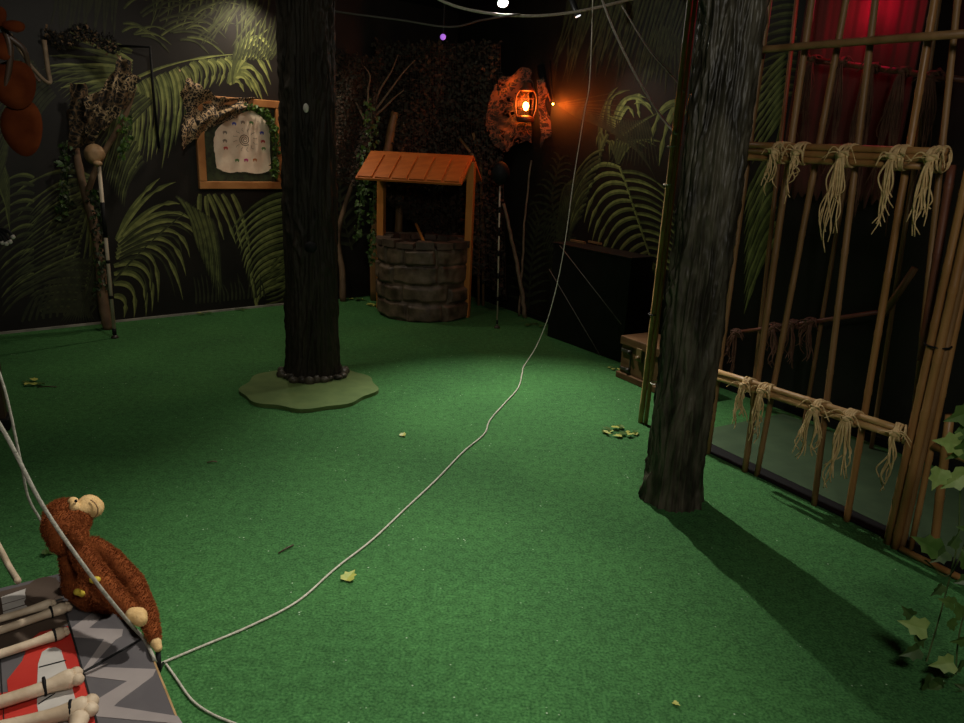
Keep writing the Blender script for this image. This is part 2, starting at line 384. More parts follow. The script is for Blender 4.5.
# fan towards the lower left
for x2, y2, lx, ly in [(12,196,50,158),(18,216,52,170),(32,226,60,180),(42,238,66,190),(50,240,68,196),(56,250,72,204),(62,262,76,214),(70,270,80,224),(78,284,84,236),(84,300,88,250),(90,306,92,262)]:
    ML.blade((92,176+(y2-190)*.3), (lx+6, ly), (x2, y2), 2.5, 1, 10)
for k in range(15):
    ML.blade((96-k*1.5, 262+k*3.5), (60-k*2, 254+k*4), (14+k*2.2, 276+k*3+random.uniform(-4,4)), 1.9, 2 if k % 2 else 3, 9)
for k in range(13):
    ML.blade((100,268+k*3), (80,300), (60+k*3, 322), 1.6, 3)
ML.blade((97,262),(86,290),(80,318), 1.2, 2)
# left edge
for k in range(15): ML.blade((34, 178+k*8), (18, 168+k*9), (-6+k*.6, 190+k*9), 2.2, 2 if k % 3 else 1)
for k in range(7): ML.blade((-10, 150+k*4), (6, 158+k*5), (10, 190+k*7), 2.4, 1)
for k in range(9): ML.blade((22+k*7, 322-k), (30+k*6, 300-k*4), (40+k*7, 290-k*5), 1.6, 3)
# below the frame
for p0, p1, p2 in [((208,194),(216,208),(224,240)),((214,194),(226,212),(236,244)),((222,194),(236,214),(242,250)),((232,194),(244,214),(250,252)),((206,196),(206,214),(214,232)),((200,194),(198,210),(202,236))]: ML.blade(p0, p1, p2, 2.4, 0)
for k in range(15):
    y0 = 200+k*6.5; ML.blade((292, y0-8), (252-k*.4, y0-2), (232+k*2.0, y0+30-k*.2), 2.6, 0 if k % 4 else 1, 10)
for k in range(12):
    ML.blade((300, 240+k*5), (284, 250+k*6), (268-k*.3, 268+k*4), 2., 1)
for k in range(18): ML.blade((196+k*4, 304-k*.4), (197+k*4, 292), (194+k*4+random.uniform(-4,4), 278+random.uniform(-6,6)), 1.1, 3, 5)
# behind and right of the trunk
ML.frond([(352,250),(340,200),(345,150)], 12, 46, 40, 60, .4, 2., 3)
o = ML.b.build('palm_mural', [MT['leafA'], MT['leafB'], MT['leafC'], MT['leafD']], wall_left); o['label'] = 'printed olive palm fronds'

MR = Mural(WRp, WRn)
rb = [(620,168),(630,196),(640,226),(652,262),(664,300)]
# left side of main frond, arching then drooping
for k in range(13):
    u = k/12; p = (620+u*34, 168+u*100)
    e = (576+u*50+ (4 if k > 8 else 0), 212+u*98); c = (p[0]-34+16*u, p[1]-16+28*u); e = (p[0]-44+14*u, p[1]+36+14*u)
    MR.blade(p, c, e, 2.4-.3*u, 0, 12)
for k in range(12):
    u = k/11; p = (621+u*32, 172+u*92); MR.blade(p, (p[0]+24, p[1]-4+4*u), (p[0]+52-6*u, p[1]+24+16*u), 2.0-.3*u, 0 if k % 3 else 1, 10)
for k in range(8):
    u = k/7; MR.blade((618, 164), (606+u*26, 120+u*8), (600+u*66, 152-u*16+8), 1.9, 1, 10)
pts = bez([(x, y, 0) for x, y in rb], 4)
for i in range(len(pts)-1): MR.blade((pts[i].x, pts[i].y), ((pts[i].x+pts[i+1].x)/2, (pts[i].y+pts[i+1].y)/2), (pts[i+1].x, pts[i+1].y), 1.7, 0, 2)
# upper drooping frond
for p0, p1, p2, w, t in [((600,150),(598,100),(618,87),2.4,1),((610,130),(600,92),(630,90),2.4,1),((613,128),(622,86),(646,98),3.,0),((617,124),(628,94),(634,118),2.6,0),((612,134),(612,96),(604,142),2.2,1),((640,94),(636,104),(640,118),2.4,0),
   ((604,146),(600,120),(596,146),2.,1),((650,108),(644,100),(634,104),2.2,0),((680,102),(656,102),(651,144),3.6,0),((682,104),(666,110),(659,166),3.8,0),((686,110),(674,118),(670,150),3.2,0),((616,140),(650,112),(682,104),1.4,1),
   ((608,134),(598,150),(600,166),2.,1),((626,100),(640,90),(654,116),2.2,0)]: MR.blade(p0, p1, p2, w, t, 10)
for k in range(14): MR.blade((616+k*2.4, 120), (620+k*2.6, 140), (606+k*4, 166), 1., 3, 6)
for k in range(10): MR.blade((600-k*3, 160+k*3), (580-k*2.4, 170), (574-k*2, 204+k*7), 1.9, 2, 8)
# faint upright streaks above
for k in range(34):
    x0 = 556+k*4.3; MR.blade((x0+18+random.uniform(-5,5), -22), (x0+8, 20), (x0+random.uniform(-8,8), random.uniform(52,88)), 1.4, 3, 8)
for k in range(14): MR.blade((556+k*1.5, 104+k), (588+k*4, 98+k*3), (618+k*3, 112+k*7-20), .8, 3, 8)
for k in range(14): MR.blade((655+k*3, 20+k*2), (650+k*3.5, 56), (640+k*5, 88+random.uniform(-8,8)), 1.5, 2, 8)
# strip seen between the trunk and the bamboo
for k in range(15): MR.blade((797, -18+k*8), (775, -20+k*8), (748, -6+k*8.5), 2.5, 1, 8)
for k in range(9): MR.blade((786, 55+k*7), (770, 68+k*8), (752, 92+k*9), 2.3, 0, 8)
for k in range(12): MR.blade((776, 150+k*8), (758, 164+k*9), (744, 204+k*10), 2.6, 0 if k % 2 else 1, 8)
MR.blade((786,100),(770,180),(746,262), 1.2, 0, 10)
for k in range(30):
    x0 = 560+k*4.2; MR.blade((x0+16, -16+k*.4), (x0+4, 30), (x0-10+random.uniform(-5,5), 66+random.uniform(-10,18)), 1.3, 2, 8)
for k in range(12):
    MR.blade((604-k*2, 150+k*6), (586-k*2, 152+k*7), (572-k*.5, 182+k*9), 1.5, 1 if k % 3 == 0 else 2, 8)
for k in range(14):
    MR.blade((560+k*2, 214+k*3), (552, 206+k*4), (540+k, 236+k*5), 1.2, 3, 8)
# low fan left of the black box
MR.frond([(528,310),(532,260),(540,215)], 13, 34, 30, 60, .25, 1.8, 3)
MR.frond([(560,240),(552,200),(560,160)], 12, 30, 26, 60, .5, 1.8, 3)
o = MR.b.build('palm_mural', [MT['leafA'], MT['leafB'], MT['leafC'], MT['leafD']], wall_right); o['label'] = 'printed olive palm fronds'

# ------------------------------------------------------------------ trees
def trunk(c, rfun, zt, seed, amp, nu=168, nv=420):
    b = MB(); vs = []; fs = []
    for j in range(nv+1):
        z = zt*j/nv; R = rfun(z)
        for k in range(nu):
            a = 2*PI*k/nu; x, y = math.cos(a), math.sin(a)
            w = noise.noise((x*1.2+seed, y*1.2, z*1.4))*.5
            n1 = noise.noise(((x+.16*w)*4.4+seed, (y+.16*w)*4.4, z*1.8+w*3.0))
            n2 = noise.noise((x*8+seed*2, y*8, z*3.6+w))
            n3 = noise.noise((x*15, y*15+seed, z*20))
            d = (.42-min(.42,abs(n1)*1.5))*1.9+(.3-abs(n2))*.8+n3*.22
            rr = R+amp*d+.02*R*w
            vs.append((c.x+x*rr, c.y+y*rr, z))
    for j in range(nv):
        for k in range(nu):
            k2 = (k+1) % nu; fs.append((j*nu+k, j*nu+k2, (j+1)*nu+k2, (j+1)*nu+k))
    b.add(vs, fs); return b
tr = G(671, 498); tr.z = 0
t = thing('artificial_tree', tr, 'thick wet-looking dark bark tree trunk standing on carpet in front of the bamboo fence', 'tree')
trunk(tr, lambda z: .147-.001*z+.026*math.exp(-z*7), 3.68, 3.1, .027).build('trunk', MT['bark'], t)
tl = G(313, 377); tl.z = 0
t = thing('artificial_tree', tl, 'brown-black bark tree trunk rising from a round olive green board', 'tree')
trunk(Vector((tl.x, tl.y, 0)), lambda z: .205-.002*z+.022*math.exp(-z*6), 3.68, 9.7, .027).build('trunk', MT['bark2'], t)
b = MB()
p = AtY(306, 108, tl.y-.235); b.sphere(p, (.022, .012, .034), 0, 12, 8)
b.build('knot_disc', MT['ivory'], t)['label'] = 'small white oval disc'
b = MB(); p = AtY(311, 247, tl.y-.215); b.sphere(p, (.05, .03, .045), 0, 14, 10); b.build('bark_knot', MT['black'], t)
b = MB(); random.seed(5)
for k in range(26):
    a = 2*PI*k/26; r = .235+random.uniform(0, .05); b.sphere((tl.x+r*math.cos(a), tl.y+r*math.sin(a), .05), (random.uniform(.025,.05), random.uniform(.025,.05), random.uniform(.02,.045)), 0, 8, 6)
b.build('root_flare', MT['bark'], t)
b = MB(); pc = G(310, 389); pc.z = 0; N = 90; ring = []
for k in range(N):
    a = 2*PI*k/N; r = .545*(1+.035*math.cos(9*a+.5)+.02*math.cos(5*a)); ring.append(pc+Vector((r*math.cos(a), r*math.sin(a), 0)))
b.prism(ring, (0,0,.03)); o = b.build('base_board', MT['pad'])
tag(o, 'flat round olive green board with scalloped edge under the left tree trunk', 'base board')

# ------------------------------------------------------------------ foliage generators
LEAF = [(0,0),(.28,-.05),(.42,.18),(.30,.34),(.36,.55),(.16,.62),(0,1),(-.16,.62),(-.36,.55),(-.30,.34),(-.42,.18),(-.28,-.05)]
def leaf(b, p, d, nrm, L, mi=0, fold=.18, shape=LEAF, curl=.15):
    d = Vector(d).normalized(); nrm = Vector(nrm); nrm = (nrm-d*nrm.dot(d))
    nrm = nrm.normalized() if nrm.length > 1e-4 else d.orthogonal().normalized()
    s = d.cross(nrm); p = Vector(p)
    vs = [p+s*(x*L)+d*(y*L)+nrm*(abs(x)*L*fold*2-curl*L*y*y) for x, y in shape]
    n = len(vs); ctr = p+d*(.4*L)-nrm*(curl*L*.16); vs.append(ctr)
    b.add(vs, [(i, (i+1) % n, n) for i in range(n)], mi, False)
def rv(s=1.): return Vector((random.uniform(-s,s), random.uniform(-s,s), random.uniform(-s,s)))
def garland(path, count, L, spread, b, face, mis=(0,1,0,1)):
    pts = bez(path, 12)
    for k in range(count):
        q = random.random()*(len(pts)-1); i = int(q); i = min(i, len(pts)-2); p = pts[i].lerp(pts[i+1], q-i)+rv(spread)
        leaf(b, p, Vector((0,0,-.7))+rv(.9), Vector(face)+rv(.7), L*random.uniform(.6, 1.25), random.choice(mis))
    return pts
def vine(name, path, count, L, spread, label, cat='vine', face=(0,-1,.3), m=('ivyA','ivyB','ivyC'), mis=(0,1,0,1), sr=.004, group=None):
    t = thing(name, Vector(path[-1]), label, cat, group)
    b = MB(); pts = garland(path, count, L, spread, b, face, mis); b.build('leaves', [MT[x] for x in m], t)
    b = MB(); b.tube(pts, sr, 5); b.build('stem', MT['stem'], t); return t
def net(poly_fn, nu, nv, size, mis, mats, name, label, cat='net', keep=.8, twist=.9):
    b = MB()
    gr = [[poly_fn(i/nu, j/nv) for j in range(nv+1)] for i in range(nu+1)]
    for i in range(nu):
        for j in range(nv):
            if random.random() > keep or gr[i][j] is None: continue
            p = gr[i][j]+rv(size*.35); a = rv(1).normalized(); nn = (a+Vector((0,-1.2,.2))).normalized()
            d = rv(1); d = (d-nn*d.dot(nn)).normalized(); s = d.cross(nn); L = size*random.uniform(.6,1.3); w = L*random.uniform(.28,.5); mi = random.choice(mis)
            vs = [p-s*w*.5, p+s*w*.4, p+d*L*.5+s*w*.9+nn*L*.2*twist, p+d*L*.5-s*w*.2+nn*L*.25*twist, p+d*L+s*w*.7-nn*L*.1*twist, p+d*L-s*w*.35]
            b.add(vs, [(0,1,2,3),(3,2,4,5)], mi, False)
    for i in range(0, nu+1, 1):
        pts = [g for g in gr[i] if g is not None]
        if len(pts) > 2: b.tube(pts, size*.05, 3, mis[-1])
    for j in range(0, nv+1, 1):
        pts = [gr[i][j] for i in range(nu+1) if gr[i][j] is not None]
        if len(pts) > 2: b.tube(pts, size*.05, 3, mis[-1])
    o = b.build(name, [MT[m] for m in mats]); return tag(o, label, cat)
def netsheet(fn, nu, nv, cell, mats, name, label, black=.55, second=.35, thr=.20, cat='net'):
    """a sheet cut into a web of strands: holes and dark flaps between pale strands"""
    b = MB(); g = [[fn(i/nu, j/nv) for j in range(nv+1)] for i in range(nu+1)]; sd = random.uniform(0, 90)
    vs = []
    for i in range(nu+1):
        for j in range(nv+1):
            p = g[i][j]; n = noise.noise(Vector((p.x+p.y*.8, p.y*.3, p.z))/cell*.8+Vector((sd,0,0))); vs.append(p+Vector((n*.25,-.9*n,.2*n))*cell*.35)
    F_ = {0: [], 1: [], 2: []}
    for i in range(nu):
        for j in range(nv):
            p = g[i][j]; q = Vector((p.x+p.y*.8, p.y*.3, p.z))/cell
            ed = min(i, nu-1-i)/nu, min(j, nv-1-j)/nv
            if min(ed) < .10*max(0, .35+noise.noise(q*.5+Vector((5,sd,0)))): continue
            e = noise.noise(q+Vector((sd,3,1))); e2 = noise.noise(q*1.7+Vector((3,sd,7)))
            f = (i*(nv+1)+j, i*(nv+1)+j+1, (i+1)*(nv+1)+j+1, (i+1)*(nv+1)+j)
            if min(abs(e), abs(e2)+.04) < thr*.55: F_[1 if noise.noise(q*.22+Vector((9,sd,2)))*.5+.5 < second else 0].append(f)
            elif noise.noise(q*.6+Vector((sd,sd,4)))*.5+.5 < black: F_[2].append(f)
    b.v = [tuple(v) for v in vs]
    for mi in F_:
        for f in F_[mi]: b.f.append(f); b.mi.append(mi); b.sm.append(False)
    o = b.build(name, [MT[m] for m in mats]); bm = bmesh.new(); bm.from_mesh(o.data)
    bmesh.ops.delete(bm, geom=[v for v in bm.verts if not v.link_faces], context='VERTS'); bm.to_mesh(o.data); bm.free()
    md = o.modifiers.new('thickness', 'SOLIDIFY'); md.thickness = .003
    return tag(o, label, cat)
def quad(c, f):                                        # bilinear pixel quad -> f(x,y)
    (x0,y0),(x1,y1),(x2,y2),(x3,y3) = c
    def fn(u, v):
        x = (1-u)*(1-v)*x0+u*(1-v)*x1+u*v*x2+(1-u)*v*x3; y = (1-u)*(1-v)*y0+u*(1-v)*y1+u*v*y2+(1-u)*v*y3
        return f(x, y, u, v)
    return fn

# ------------------------------------------------------------------ framed map
def WL(x, y, off): return OnP(x, y, WLp, WLn, off)
tlc, brc = WL(196, 99, .03), WL(279, 188, .03)
ex = WLd; ez = Vector((0,0,1)); mc = (WL(196,99,.0)+WL(281,99,0)+WL(281,188,0)+WL(196,188,0))/4
mw = (WL(281,143,0)-WL(195,143,0)).dot(ex); mh = WL(236,98,0).z-WL(236,189,0).z
def MPt(u, v, off): return mc+ex*(u*mw/2)+ez*(v*mh/2)+WLn*off
t = thing('framed_map', MPt(0,-1,.02), 'square brown wooden frame on the wall holding a pale parchment treasure map', 'picture')
fwid = .085
for u, v, sx, sz in [(0,1,mw,fwid),(0,-1,mw,fwid),(-1,0,fwid,mh-fwid*2),(1,0,fwid,mh-fwid*2)]:
    b = MB(); b.box(MPt(u*(1-fwid/mw), v*(1-fwid/mh), .03), (ex, WLn, ez), (sx, .055, sz), 0, .008); b.build('frame_rail', MT['frame'], t)
b = MB(); b.box(MPt(0,0,.012), (ex, WLn, ez), (mw-fwid, .018, mh-fwid)); b.build('backing', MT['jungle'], t)
pr = []
for (u, v) in [(-.66,-.58),(-.4,-.68),(0,-.66),(.35,-.70),(.62,-.64),(.72,-.5),(.70,-.1),(.72,.25),(.66,.5),(.52,.66),(.30,.80),(.1,.76),(-.12,.66),(-.4,.5),(-.62,.3),(-.70,0),(-.68,-.3)]: pr.append((u, v))
cp = bez([(u, v, 0) for u, v in pr+[pr[0]]], 5)[:-1]
b = MB(); b.prism([MPt(p.x*.93+noise.noise((i*.7,0,0))*.02+.03, p.y*.93+noise.noise((0,i*.7,0))*.02, .024) for i, p in enumerate(cp)], WLn*.004)
mapo = b.build('map_sheet', MT['parch'], t)
MK = [MT['ink'],MT['red'],MT['blue'],MT['green'],MT['magenta'],MT['orange'],MT['grey']]
def stroke(pts, w, mi, name, off=.030):
    b = MB(); L_ = []; R_ = []
    for i, (u0, v0) in enumerate(pts):
        a, c = MPt(*pts[max(0,i-1)], off), MPt(*pts[min(len(pts)-1,i+1)], off); s_ = (c-a).cross(WLn).normalized()*w; p = MPt(u0, v0, off); L_.append(p-s_); R_.append(p+s_)
    n = len(pts); b.add(L_+R_, [(i, i+1, n+i+1, n+i) for i in range(n-1)], 0, False); b.build(name, MK[mi], mapo)
sp = [(.09+(.012+.0042*k)*math.cos(k*.62), .10+(.012+.0042*k)*math.sin(k*.62)) for k in range(30)]
stroke(sp, .0045, 0, 'spiral')
def blob(u, v, mi, r=.036):                            # little beast-shaped mark
    P = [(-1,.1),(-.5,.6),(.3,.7),(.9,.4),(1,-.1),(.7,-.7),(.45,-.7),(.35,-.2),(-.3,-.2),(-.4,-.7),(-.7,-.7),(-.75,-.1)]
    b = MB(); b.add([MPt(u+x*r*1.5, v+y*r*1.5, .0295) for x, y in P], [tuple(range(len(P)))], 0, False); b.build('map_mark', MK[mi], mapo)
for u, v, mi in [(.06,.48,6),(.26,.48,3),(.50,.27,2),(.52,.08,1),(.53,-.08,3),(.31,-.34,5),(.10,-.35,4),(-.11,-.36,3),(-.36,-.10,1),(-.37,.06,6),(-.36,.24,6),(-.14,.44,2)]: blob(u, v, mi)
for k in range(12):
    a = 2*PI*k/12+.2; stroke([(.09+math.cos(a)*r+.018*math.sin(r*70), .10+math.sin(a)*r*.9+.012*math.cos(r*60)) for r in (.19,.215,.24,.265,.29)], .0025, 6, 'track_mark')
random.seed(21)
netsheet(quad([(179,69),(260,96),(238,118),(181,154)], lambda x, y, u, v: OnP(x, y+12*math.sin(u*PI)*(1-v)-6*math.sin(u*PI)*v, WLp, WLn, .10+.045*math.sin(v*PI*3+u*4)+.02*math.sin(u*23+v*9))), 150, 120, .042, ('camoA','camoB','camoC'), 'camouflage_net', 'beige and black camouflage net draped over the top left corner of the framed map', .85, .12, .22)
random.seed(22)
b_ = [WL(243,106,.08), WL(262,110,.09), WL(272,124,.09), WL(276,146,.09), WL(275,178,.09)]
vine('ivy_garland', b_, 230, .045, .035, 'green leafy ivy garland hanging down right side of the framed map', 'garland', face=WLn, m=('ivyA','ivyB','ivyC'), mis=(0,1,0,0))

# ------------------------------------------------------------------ wishing well
wf = G(423, 323); wyaw = math.radians(-14)
wr = .575; wc = Vector((wf.x-.055, wf.y+wr-.01, 0))
well = thing('wishing_well', wc, 'round dark stone wishing well with an orange plank roof on two posts', 'well')
ring_h = .86
def cells(seed=4):
    random.seed(seed); C = []; z = 0; rows = [.22,.20,.23,.21]
    for h in rows:
        n = random.choice((7,8,9)); o = random.random(); a = o*2*PI/n
        ws = [random.uniform(.6,1.4) for _ in range(n)]; tot = sum(ws)
        for w in ws:
            da = 2*PI*w/tot; C.append((a+da/2, z+h/2+random.uniform(-.02,.02), da*wr/2, h/2, random.uniform(-.012,.02))); a += da
        z += h
    return C
CE = cells()
def ring_mesh():
    b = MB(); nu, nv = 300, 74; vs = []; fs = []
    for j in range(nv+1):
        z = ring_h*j/nv
        for k in range(nu):
            a = 2*PI*k/nu; wz = z+.025*noise.noise((math.cos(a)*3, math.sin(a)*3, z*4)); wa = a+.05*noise.noise((math.cos(a)*3+9, math.sin(a)*3, z*5))
            best = []
            for (ca, cz, hw, hh, off) in CE:
                da = (wa-ca+PI) % (2*PI)-PI; dd = max(abs(da*wr)/hw, abs(wz-cz)/hh)
                e = min(hw-abs(da*wr), hh-abs(wz-cz)); best.append((e, off))
            e, off = max(best)
            s = min(1, max(0, e/.035)); s = s*s*(3-2*s)
            r = wr-.045+.042*s+off*s+.010*noise.noise((math.cos(a)*7, math.sin(a)*7, z*9))
            vs.append((wc.x+r*math.cos(a), wc.y+r*math.sin(a), z))
    for j in range(nv):
        for k in range(nu): k2 = (k+1) % nu; fs.append((j*nu+k, j*nu+k2, (j+1)*nu+k2, (j+1)*nu+k))
    # inner wall
    o = len(vs)
    for j, z in enumerate((ring_h, .15)):
        for k in range(nu): a = 2*PI*k/nu; vs.append((wc.x+.43*math.cos(a), wc.y+.43*math.sin(a), z))
    top = nv*nu
    for k in range(nu):
        k2 = (k+1) % nu; fs.append((top+k, top+k2, o+k2, o+k)); fs.append((o+k, o+k2, o+nu+k2, o+nu+k))
    fs.append(tuple(o+nu+k for k in range(nu)))
    b.add(vs, fs); return b
ring_mesh().build('stone_ring', MT['stone'], well)
random.seed(8); b = MB(); n = 15
for k in range(n):
    a0 = 2*PI*k/n+.03; a1 = 2*PI*(k+1)/n-.03; ro, ri = wr+random.uniform(.0,.025), .40; h = random.uniform(.055,.085); P = []
    m = 6
    for i in range(m+1): a = a0+(a1-a0)*i/m; P.append((wc.x+ro*math.cos(a), wc.y+ro*math.sin(a), ring_h-.01))
    for i in range(m, -1, -1): a = a0+(a1-a0)*i/m; P.append((wc.x+ri*math.cos(a), wc.y+ri*math.sin(a), ring_h-.01))
    b.prism(P, (0,0,h))
b.build('rim_stones', MT['stone_rim'], well)
wx = Vector((math.cos(wyaw), math.sin(wyaw), 0)); wy = Vector((-wx.y, wx.x, 0)); ZV = Vector((0,0,1))
ridge_c = AtY(421.5, 154, wc.y); rz = ridge_c.z
for side in (-1, 1):
    pp = wc+wx*(side*.555)+wy*.0
    b = MB(); z0 = 0.0 if side > 0 else ring_h*.0
    b.box(pp+Vector((0,0,(rz-.06)/2)), (wx, wy, ZV), (.085, .09, rz-.06), 0, .006); b.build('post', MT['orange_wood'], well)
    b = MB(); b.box(pp+wx*(-side*.08)+Vector((0,0,rz-.24)), ((wx*.7+ZV*.7*side).normalized(), wy, (ZV*.7-wx*.7*side).normalized()), (.2,.05,.06), 0, .004); b.build('brace', MT['orange_wood'], well)
eave_dz, eave_run, half = .30, .46, .63
for face in (-1, 1):
    a = (wy*face*eave_run-ZV*eave_dz); slen = a.length; a.normalize(); nn = wx.cross(a); nn = nn if nn.z > 0 else -nn
    b = MB(); b.box(ridge_c+a*(slen/2), (wx, a, nn), (half*2, slen, .03), 0, .004)
    rp = b.build('roof_panel', MT['orange_roof'], well)
    for k in range(6):
        b = MB(); u = -half+.105+.207*k; b.box(ridge_c+wx*(u+.01)+a*(slen/2+.035)+nn*.024, (wx, a, nn), (.176, slen-.10, .02), 0, .006); b.build('shingle', MT['orange_roof'], rp)
b = MB(); q0 = G(430,250,.9); st = [AtY(416,224,wc.y+.05), AtY(423,240,wc.y-.2), AtY(429,252,wc.y-.42)]; b.tube(st, .018, 8); b.tube([st[2], st[2]+Vector((.02,.1,-.35))], .018, 8); b.build('winding_handle', MT['orange_wood'], well)
# sticks behind the roof
def stick(name, pts, r, m, label, cat='stick', seg=8, group=None, wob=0):
    pp = bez(pts, 6); pp = [p+rv(wob) for p in pp] if wob else pp
    rr = [r*(1-.35*i/(len(pp)-1)) for i in range(len(pp))]
    b = MB(); b.tube(pp, rr, seg); return tag(b.build(name, MT[m]), label, cat, group)
yb = wc.y+.62
for pts, r, lab in [([AtY(376,232,yb),AtY(388,150,yb),AtY(395,112,yb)], .075, 'thick brown wooden stake behind left end of the well roof'), ([AtY(398,240,yb+.1),AtY(402,150,yb+.1),AtY(404,120,yb+.1)], .06, 'thin brown stake right of the thicker stake behind the well roof')]:
    g = pts[0].copy(); pts = [Vector((g.x, g.y, 0))]+pts; stick('wooden_stake', pts, r, 'bamboo_dark', lab, 'stake')
for pts, lab in [([AtY(475,158,yb-.3),AtY(460,139,yb-.2)], 'short orange-lit stick leaning left above the right end of the well roof'), ([AtY(480,158,yb-.3),AtY(473,133,yb-.3)], 'short orange-lit stick leaning upright above the right end of the well roof')]:
    b = MB(); g = pts[0]; b.tube([Vector((g.x+.12,g.y+.25,0)), Vector((g.x+.08,g.y+.18,.9)), g, pts[1]], [.02,.02,.02,.018], 8); tag(b.build('leaning_stick', MT['bamboo_dark']), lab, 'stick')

# ------------------------------------------------------------------ dead tree left of the well, vines
random.seed(31)
dg = G(343, 301); dg.z = 0
t = thing('dead_branch_tree', dg, 'pale crooked dead branch with bare forked twigs between the left trunk and the well', 'branch')
yd = dg.y
b = MB(); b.tube(bez([dg, AtY(342,270,yd), AtY(338,235,yd), AtY(350,190,yd), AtY(366,150,yd-.05), AtY(372,118,yd-.05)], 8), [.045-.03*i/40 for i in range(41)], 8); b.build('stem', MT['birch'], t)
for pts in [[(370,118),(380,90),(391,72),(398,55)], [(371,116),(386,96),(402,74),(415,60)], [(372,118),(384,108),(394,98),(404,90)], [(369,116),(368,92),(370,76),(364,66)], [(366,122),(352,98),(336,97)]]:
    b = MB(); P = bez([AtY(x, y, yd-.05-.03*i) for i, (x, y) in enumerate(pts)], 6); b.tube(P, [.017-.012*i/(len(P)-1) for i in range(len(P))], 6); b.build('twig', MT['twig'], t)
for k, (x0, y0, x1, y1, c, lab) in enumerate([(372,104,363,196,150,'dark leafy vine bunch in the fork of the dead branch beside the well'), (361,150,357,236,90,'narrow leafy vine hanging straight down left of the well post'), (372,150,371,262,120,'long leafy vine trailing down to the left rim of the well')]):
    vine('hanging_vine', [AtY(x0,y0,yd-.15), AtY((x0+x1)/2+2,(y0+y1)/2,yd-.18), AtY(x1,y1,yd-.2)], c, .055, .05 if k else .09, lab, 'vine', m=('ivyA','ivyB','ivyC'), mis=(1,1,0))
# dark net across the corner
random.seed(41)
net(quad([(336,52),(382,60),(366,190),(334,180)], lambda x, y, u, v: AtY(x, y, 9.35+.1*math.sin(u*9+v*5))), 30, 70, .045, (0,0,1), ('netA','netB'), 'camouflage_net', 'dark olive net hanging right of the left tree trunk beside the dead twigs')
net(quad([(376,44),(500,44),(506,300),(372,190)], lambda x, y, u, v: AtY(x, y, 9.72-.5*u+.08*math.sin(u*11+v*4))), 50, 72, .06, (1,1,0), ('netA','netB'), 'camouflage_net', 'almost black netting filling the dark corner above and behind the well roof')

# ------------------------------------------------------------------ lantern
lp = AtY(526, 104, 8.9)
t = thing('lantern', lp+Vector((0,0,-.2)), 'glowing orange hurricane lantern hanging on the netting right of the well', 'lantern')
b = MB(); b.lathe(lp+Vector((0,0,-.20)), [(.07,0),(.10,.01),(.105,.05),(.075,.07),(.055,.075)], 20); b.build('base', MT['copper'], t)
b = MB(); b.lathe(lp+Vector((0,0,.135)), [(.06,0),(.095,.01),(.085,.03),(.05,.055),(.045,.09),(.02,.10)], 20); b.build('cap', MT['copper'], t)
for s in (-1, 1):
    b = MB(); b.tube(bez([lp+Vector((s*.085,0,-.17)), lp+Vector((s*.118,0,-.05)), lp+Vector((s*.116,0,.08)), lp+Vector((s*.07,0,.16))], 6), .009, 8); b.build('frame_tube', MT['copper'], t)
b = MB()
for q in range(3):
    a = q*PI/3+.6; b.tube([lp+Vector((.085*math.cos(a)*k, .085*math.sin(a)*k, z)) for k, z in ((-1,-.11),(-1.08,0),(-1,.12))], .003, 5); b.tube([lp+Vector((.085*math.cos(a)*k, .085*math.sin(a)*k, z)) for k, z in ((1,-.11),(1.08,0),(1,.12))], .003, 5)
for z, r in ((-.05,.09),(.06,.09)): b.tube([lp+Vector((r*math.cos(2*PI*i/24), r*math.sin(2*PI*i/24), z)) for i in range(25)], .003, 5)
b.build('wire_guard', MT['copper'], t)
b = MB(); b.sphere(lp+Vector((0,0,-.015)), (.034,.034,.058), 0, 14, 10, fn=lambda d: 1-.35*max(0, d.z)); b.build('flame', MT['flame'], t)
b = MB(); b.tube(bez([lp+Vector((-.08,0,.14)), lp+Vector((-.05,0,.25)), lp+Vector((.05,0,.25)), lp+Vector((.08,0,.14))], 6), .004, 6); b.build('bail_handle', MT['copper'], t)
random.seed(51)
netsheet(quad([(504,70),(532,68),(534,146),(496,150)], lambda x, y, u, v: AtY(x-16*math.sin(v*PI)*(1-u), y+4*math.sin(u*7), 9.12-.10*u-.03*math.sin(v*9+u*5))), 90, 130, .055, ('netC','netA','camoC'), 'camouflage_net', 'brown netting bunched on wall behind the glowing lantern, lit orange', .62, .35, .24)
netsheet(quad([(536,76),(543,76),(564,134),(540,148)], lambda x, y, u, v: AtY(x, y, 8.86-.03*math.sin(v*9))), 30, 100, .06, ('camoB','netA','camoC'), 'camouflage_net', 'dark strip of netting sloping down to the right of the glowing lantern', .8, .4, .26)
gp = OnP(538,60,WRp,WRn,.0)
b = MB(); b.tube([OnP(541,66,WRp,WRn,.02), AtY(546,98,8.9), AtY(556,132,8.88)], [.045,.04,.02], 10)
tag(b.build('hanging_stick', MT['black']), 'black diagonal stick carrying the net strip right of the lantern', 'stick')

